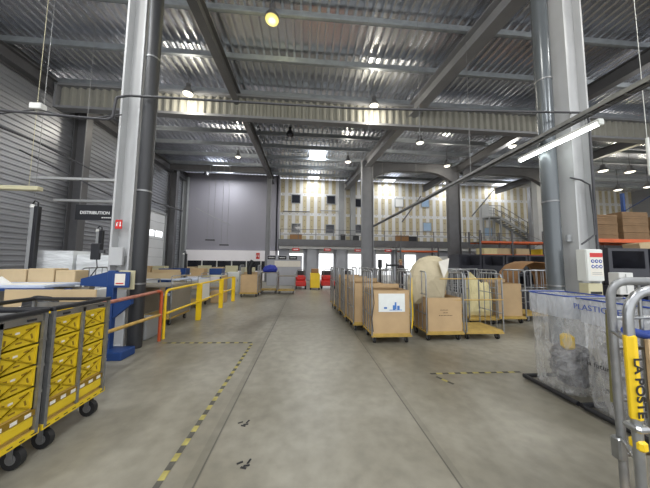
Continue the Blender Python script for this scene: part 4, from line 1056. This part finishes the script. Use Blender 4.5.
tag(MB().bbox(3.20, 2.74, .56, 3.30, 2.88, .74, .03).build('yellow_packet', 'yellowpaint'), 'small yellow packet on the film inside the half empty sack', 'packet')
sack((3.37, 2.17, 0), .6, .8, 1.22, 'clear sack packed full of crumpled film, nearer one on the rack', 9, .9,
     [('PLASTIQUE', .085, .16, 1.13, 'textblue'), ('la future', .07, .16, .55, 'text')], .95)
filling((3.37, 2.17, .09), .56, .76, .98, 'grey crumpled wrapping film filling the packed sack', 11, 'crumple_light')

# ------------------------------------------------------------------ right foreground trolley
t = empty('mail_cage', (2.2, 1.2, 0), 0, 'tall galvanised mail cage with a yellow LA POSTE band at the right edge', 'roll cage')
def flat_loop(x0, x1, y, h, w, d, r, n=7, z0=.2):
    """inverted U made from flat oval tube"""
    path = arc_path([(x0, y, z0), (x0, y, h), (x1, y, h), (x1, y, z0)], r, n); b = MB(); rings = []
    for i, p_ in enumerate(path):
        a = (path[min(i+1, len(path)-1)]-path[max(i-1, 0)]).normalized(); s = Vector((a.z, 0, -a.x))
        ring = [p_ + s*math.cos(2*PI*k/10)*w/2 + Vector((0, 1, 0))*math.sin(2*PI*k/10)*d/2 for k in range(10)]; rings.append(ring)
    vs = sum(rings, []); fs = [(i*10+k, i*10+(k+1) % 10, (i+1)*10+(k+1) % 10, (i+1)*10+k) for i in range(len(path)-1) for k in range(10)]
    b.add(vs, fs, True); return b
flat_loop(-.345, .42, .14, 1.5, .05, .035, .12).build('rear_loop', 'zincdull', t)
flat_loop(-.56, .5, -.08, 1.47, .05, .035, .16).build('front_loop', 'zinc', t)
b = MB(); b.bbox(-.588, -.102, .83, -.532, -.058, 1.26, .018); b.build('yellow_band', 'yellowpaint', t)
lettering('LA POSTE', .066, 'text', face_mat(-.56, -.1035, 1.0, (0, 0, -1), (1, 0, 0)), t, bold=.0015)
b = MB(); b.bbox(-.597, -.115, .79, -.523, -.045, .82, .01); b.build('collar', 'zinc', t)
MB().bbox(-.582, -.108, .70, -.538, -.052, .75, .01).build('yellow_clip', 'yellowpaint', t)
b = MB().bbox(-.392, .115, .48, -.345, .165, .6, .008); b.build('foil_sticker', 'zinc', t)
MB().bbox(-.58, -.12, .16, .52, .2, .21, .01).build('deck', 'yellowwood', t)
b = MB()
for z in (.5, .8, 1.1, 1.28): b.tube([(-.33, .14, z), (.4, .14, z)], .01, 6)
for z in (.6, 1.2): b.tube([(-.35, .14, z), (-.545, -.08, z)], .01, 6)
for x in (-.15, .05, .25): b.tube([(x, .14, .2), (x, .14, 1.48)], .009, 6)
b.build('mesh_bars', 'zinc', t)
wheel_parts(t, (-.4, .4), (-.05, .13), .075, .04)
tag(MB().box(1.93, 1.24, .22, 2.5, 1.255, 1.18).build('cardboard_sheet', 'cardboard'), 'tan cardboard sheet standing inside the LA POSTE cage', 'cardboard sheet')
tag(MB().tube([(1.87, 1.29, 1.22), (2.0, 1.3, 1.19), (2.3, 1.3, 1.2), (2.55, 1.3, 1.22)], .025, 8).build('strap', 'textblue'), 'dark blue strap across the top of the cardboard in the LA POSTE cage', 'strap')
tag(MB().tube([A(607, 310, Y=1.42), A(608, 340, Y=1.43), A(611, 375, Y=1.42), A(612, 402, Y=1.42)], .008, 6).build('strap', 'olive'), 'olive webbing strap hanging beside the LA POSTE cage', 'strap')

# ------------------------------------------------------------------ cabinets at the right column
t = empty('electrical_cabinet', (5.40, 4.13, 1.29), 0, 'white electrical cabinet with a safety sign mounted on the right column', 'cabinet')
MB().bbox(-.17, -.03, 0, .17, .14, .6, .01).build('body', 'whiteglossy', t)
MB().bbox(-.165, -.045, .01, .165, -.03, .59, .006).build('door', 'whiteglossy', t)
s = MB().box(-.11, -.048, .1, .15, -.045, .54).build('safety_sign', 'paper', t)
MB().box(-.11, -.051, .45, .15, -.048, .53).build('red_header', 'red', s)
b = MB(); 
for r in range(2):
    for c in range(3):
        x, z = -.06+c*.08, .375-r*.1; b.tube([(x, -.051, z), (x, -.048, z)], .034, 14)
        b.m(1).box(x-.012, -.053, z-.014, x+.012, -.051, z+.014); b.m(0)
b.build('pictogram', ['textblue', 'textwhite'], s)
MB().box(-.08, -.05, .13, .12, -.048, .14).box(-.08, -.05, .16, .12, -.048, .168).build('small_print', 'steelgrey', s)
t = empty('fuse_box', (5.40, 4.13, .79), 0, 'beige fuse box with a row of breakers below the electrical cabinet', 'fuse box')
MB().bbox(-.15, -.03, 0, .14, .14, .46, .01).build('body', 'beige', t)
b = MB()
for i in range(8): b.box(-.12+i*.03, -.036, .26, -.12+i*.03+.022, -.03, .31)
b.build('breaker', 'black', t)
tag(MB().bbox(5.30, 4.44, 2.06, 5.395, 4.5, 2.2).build('junction_box', 'steelgrey'), 'grey junction box tucked between pipe and right column', 'box')
t = empty('white_cabinet', (7.05, 4.9, 0), 0, 'narrow white cabinet on a post beyond the LA POSTE cage', 'cabinet')
MB().bbox(-.03, -.03, 0, .03, .03, .95).bbox(-.15, -.15, 0, .15, .15, .03).build('stand', 'steeldark', t)
MB().bbox(-.15, -.1, .95, .2, .1, 1.43, .01).build('body', 'white', t); MB().box(-.03, -.125, .98, -.015, -.12, 1.4).build('door_seam', 'steelgrey', t)

# ------------------------------------------------------------------ racking on the right
def rack(x0, x1, y0, y1, bays, levels, h, label, up='blue', beam='orange', deckm='mdf'):
    t = empty('pallet_rack', (0, 0, 0), 0, label, 'rack', 'pallet racks')
    for i in range(bays+1):
        x = x0+(x1-x0)*i/bays; b = MB()
        for y in (y0, y1): b.box(x-.045, y-.04, 0, x+.045, y+.04, h)
        z = .3; k = 0
        while z < h-.6:
            ya, yb = (y0, y1) if k % 2 else (y1, y0); b.tube([(x, ya, z), (x, yb, z+.55)], .014, 5); z += .55; k += 1
        b.build('upright', up, t)
    for z in levels:
        for i in range(bays):
            a = x0+(x1-x0)*i/bays+.05; c = x0+(x1-x0)*(i+1)/bays-.05
            MB().bbox(a, y0-.03, z-.12, c, y0+.03, z, .008).bbox(a, y1-.03, z-.12, c, y1+.03, z, .008).build('beam', beam, t)
            MB().box(a, y0+.03, z-.04, c, y1-.03, z-.01).build('shelf', deckm, t)
    return t
rack(9.2, 14.6, 7.0, 8.0, 2, [2.44], 4.3, 'blue and orange pallet rack with flat cartons beyond the white cabinet')
rows = [(9.75, .8), (10.9, .92), (12.2, .8), (13.4, .95)]
def carton_bundle(x, y, z, w_, d_, n, th, lab, grp, mt='cardboard_k'):
    t = empty('cardboard_bundle', (x, y, z), 0, lab, 'cardboard bundle', grp); b = MB(); random.seed(int(x*10))
    for i in range(n): dx = random.uniform(-.015, .015); b.box(-w_/2+dx, -d_/2+dx, i*th+.004, w_/2+dx, d_/2+dx, (i+1)*th)
    b.build('sheets', mt, t)
    b = MB(); b.box(-w_/2-.02, -.02, .0, w_/2+.02, .02, n*th+.01); b.build('strap_band', 'white', t)
for i, (x, h_) in enumerate(rows):
    carton_bundle(x, 7.5, 2.445, .95, .9, 12, h_/12, 'brown flat carton bundle on the orange beams, %s from the column' % ('first', 'second', 'third', 'fourth')[i], 'carton bundles on the orange rack')
tag(MB().prism([(-.35, 0), (.4, .0), (.5, .14), (.1, .26), (-.4, .2)], 'y', 0, .4).build('crumpled_cardboard', 'cardboard_b', loc=(10.5, 6.5, 2.06)), 'torn piece of pale cardboard under the orange rack beam', 'cardboard')
def bin_(x, y, z, w_, d_, h_, label, grp='dark containers under the racks', mt='blacksoft', name='dark_container'):
    t = empty(name, (x, y, z), 0, label, 'container', grp); b = MB(); th = .04
    b.box(-w_/2, -d_/2, .06, w_/2, d_/2, .12)
    b.box(-w_/2, -d_/2, .12, w_/2, -d_/2+th, h_*.45); b.box(-w_/2, d_/2-th, .12, w_/2, d_/2, h_); b.box(-w_/2, -d_/2+th, .12, -w_/2+th, d_/2-th, h_); b.box(w_/2-th, -d_/2+th, .12, w_/2, d_/2-th, h_)
    b.box(-w_/2, -d_/2, h_-.08, w_/2, -d_/2+th, h_); b.box(-w_/2, -d_/2, h_*.45, -w_/2+.12, -d_/2+th, h_-.08); b.box(w_/2-.12, -d_/2, h_*.45, w_/2, -d_/2+th, h_-.08)
    b.build('shell', mt, t); b = MB()
    for sx in (-1, 1):
        for sy in (-1, 1): b.box(sx*(w_/2-.1)-.07, sy*(d_/2-.1)-.07, 0, sx*(w_/2-.1)+.07, sy*(d_/2-.1)+.07, .06)
    b.build('feet', 'black', t)
i = 0
for x in (9.0, 10.35, 11.7, 13.05):
    for z in (0, 1.04):
        bin_(x, 6.45, z, 1.25, .85, 1.03, 'large black open-fronted container, %s, %s from the column below the flat cartons' % ('upper' if z else 'on the floor', ('first', 'second', 'third', 'fourth')[i])); 
    i += 1
# far racking with orange beams near the stairs
rack(10.9, 19.5, 14.2, 15.2, 4, [2.2, 3.02], 3.7, 'far pallet rack with orange beams in front of the stairs', 'steeldark')
k = 0
for x in (8.6, 9.9, 11.2, 12.5, 13.8):
    for z in (0, 1.04):
        bin_(x, 12.4, z, 1.25, .9, 1.03, 'dark container in the far rows, %s, %s from the dark column' % ('upper' if z else 'on the floor', ('first', 'second', 'third', 'fourth', 'fifth')[k]), 'dark containers in the far row')
    k += 1
for i, (x, mt) in enumerate(((11.7, 'tarp'), (12.6, 'cardboard_b'), (13.9, 'cardboard_b'), (15.6, 'yellowpaint'), (17.2, 'cardboard'))):
    carton((x, 14.7, 2.202), 0, .9, .7, .38, '%s box on the far orange rack shelf' % ('pale yellow', 'light tan', 'plain tan', 'bright yellow', 'dark tan')[i], 'boxes on the far orange rack', mt, False)
# orange rack left of the dark column (behind kraft sack)
rack(7.2, 10.2, 17.8, 18.7, 1, [2.55], 3.2, 'short orange beamed rack left of the dark far column', 'steeldark')
# white far office boxes under the gallery
tag(MB().bbox(11.5, 20.3, 0, 13.8, 21.2, 2.2).build('white_cabin', 'white'), 'white cabin under the gallery behind the dark column', 'cabin')

# ------------------------------------------------------------------ steel stairs on the back wall
t = empty('steel_stairs', (0, 0, 0), 0, 'steel staircase with landing climbing the striped back wall on the right', 'stairs')
a = A(486, 217, Y=20.9); c = A(498, 217, Y=20.9); e = A(541, 244, Y=20.9)
zt = a.z; n = 15
b = MB().box(a.x, 20.5, zt-.1, c.x, 21.4, zt); b.build('landing', 'steelgrey', t)
b = MB()
for y in (20.5, 21.35):
    vs = [(c.x, y, zt), (c.x, y, zt-.28), (e.x, y, 3.5-.2), (e.x, y, 3.5)]; b.add([(v[0], yy, v[2]) for yy in (y, y+.05) for v in vs], [(0,1,2,3),(7,6,5,4),(0,4,5,1),(1,5,6,2),(2,6,7,3),(3,7,4,0)])
b.build('stringer', 'steelgrey', t)
b = MB()
for i in range(n):
    x = c.x+(e.x-c.x)*(i+.5)/n; z = zt+(3.5-zt)*(i+.5)/n; b.box(x-.13, 20.55, z-.03, x+.13, 21.35, z)
b.build('tread', 'steeldark', t)
b = MB()
for y in (20.5, 21.38):
    for dz in (.5, 1.0): b.tube([(a.x, y, zt+dz), (c.x, y, zt+dz), (e.x, y, 3.5+dz)], .025, 6)
    for i in range(6): f = i/5; b.tube([(c.x+(e.x-c.x)*f, y, zt+(3.5-zt)*f), (c.x+(e.x-c.x)*f, y, zt+(3.5-zt)*f+1)], .02, 6)
b.build('handrail', 'steeldark', t)
b = MB()
for x in (a.x+.05, c.x-.05):
    for y in (20.55, 21.3): b.box(x-.05, y-.05, 3.35, x+.05, y+.05, zt-.1)
b.build('support_leg', 'steelgrey', t)
b = MB().box(a.x-.03, 20.5, zt, a.x, 21.4, zt+1.2).box(a.x, 21.38, zt, c.x-.2, 21.41, zt+1.2)
b.build('landing_screen', 'steellight', t)
# items standing on the gallery
for i, (px, w_, mt) in enumerate(((296, 1.05, 'cardboard_d'), (343, .4, 'black'), (356, .5, 'black'), (402, 1.2, 'cardboard_d'), (412, .8, 'black'))):
    p = A(px, 236, Y=21.0)
    tag(MB().bbox(p.x-w_/2, 20.85, 3.352, p.x+w_/2, 21.12, 3.95+.1*(i % 2), .02).build('storage_box', mt), ('brown', 'black narrow', 'black', 'long brown', 'dark')[i] + ' box standing on the gallery floor, %s from the left' % ('first', 'second', 'third', 'fourth', 'fifth')[i], 'box', 'boxes on the gallery')
# pipes on the back wall
tag(MB().tube([(-2.1, 21.42, 6.1), (.3, 21.42, 6.1)], .04, 6).build('wall_pipe', 'steeldark'), 'short dark pipe on the striped wall below the left upper window', 'pipe')
tag(MB().tube([(1.2, 21.42, 6.25), (3.0, 21.42, 6.25)], .04, 6).build('wall_pipe', 'steelgrey'), 'grey pipe on the striped wall below the second upper window', 'pipe')
# trapeze lamps hung before the grey partition
for (px, py) in ((210, 240), (224, 245)):
    p = A(px, py, Y=17.); t = empty('hanging_lamp', p, 0, 'small dark lamp hung on wires before the grey partition, %s one' % ('left' if px < 215 else 'right'), 'lamp')
    MB().bbox(-.3, -.06, -.04, .3, .06, .04, .01).build('housing', 'black', t); MB().cyl((-.2, 0, .04), (-.2, 0, 8.9-p.z), .012, 5).cyl((.2, 0, .04), (.2, 0, 8.9-p.z), .012, 5).build('wire', 'zincdull', t)
tag(MB().tube([A(196, 208, Y=17.2), A(230, 225, Y=17.2)], .03, 6).build('hanging_rail', 'steelgrey'), 'thin sloping rail hung before the grey partition', 'rail')
small_sign((-4.0, 20.48, 2.05), .3, .5, 'small red sign on the white office fascia beside the slender column', 'red_sign')

# ------------------------------------------------------------------ light
W = bpy.data.worlds.new('world'); scn.world = W; W.use_nodes = True
bg = W.node_tree.nodes['Background']; bg.inputs[0].default_value = (.96, .98, 1, 1); bg.inputs[1].default_value = 1.3
def area(x, y, z, sx, sy, e, col=(.95, .98, 1), rot=(0, 0, 0)):
    l = bpy.data.lights.new('daylight', 'AREA'); l.shape = 'RECTANGLE'; l.size = sx; l.size_y = sy; l.energy = e; l.color = col
    o = bpy.data.objects.new('daylight', l); COL.objects.link(o); o.location = (x, y, z); o.rotation_euler = rot
for (x, y, e) in ((.7, 16.1, 130), (-6.7, 19., 150), (.6, 20.5, 65), (7.4, 20.5, 65), (13.2, 20.5, 65), (18., 20.5, 65), (-6, -3, 200), (1, -3, 200), (8, -3, 200), (-6, 3, 160), (14, 3, 200), (22, 3, 200)):  # entries at the near end shine from the added, unseen skylights
    area(x, y, 8.95, 1.1, 1.1, e)
scn.view_settings.view_transform = 'Standard'; scn.view_settings.look = 'None'; scn.view_settings.gamma = 1
scn.view_settings.exposure = 0.6; scn.view_settings.use_curve_mapping = False
scn.cycles.use_denoising = True; scn.cycles.max_bounces = 6; scn.cycles.transparent_max_bounces = 12
scn.cycles.sample_clamp_indirect = 8
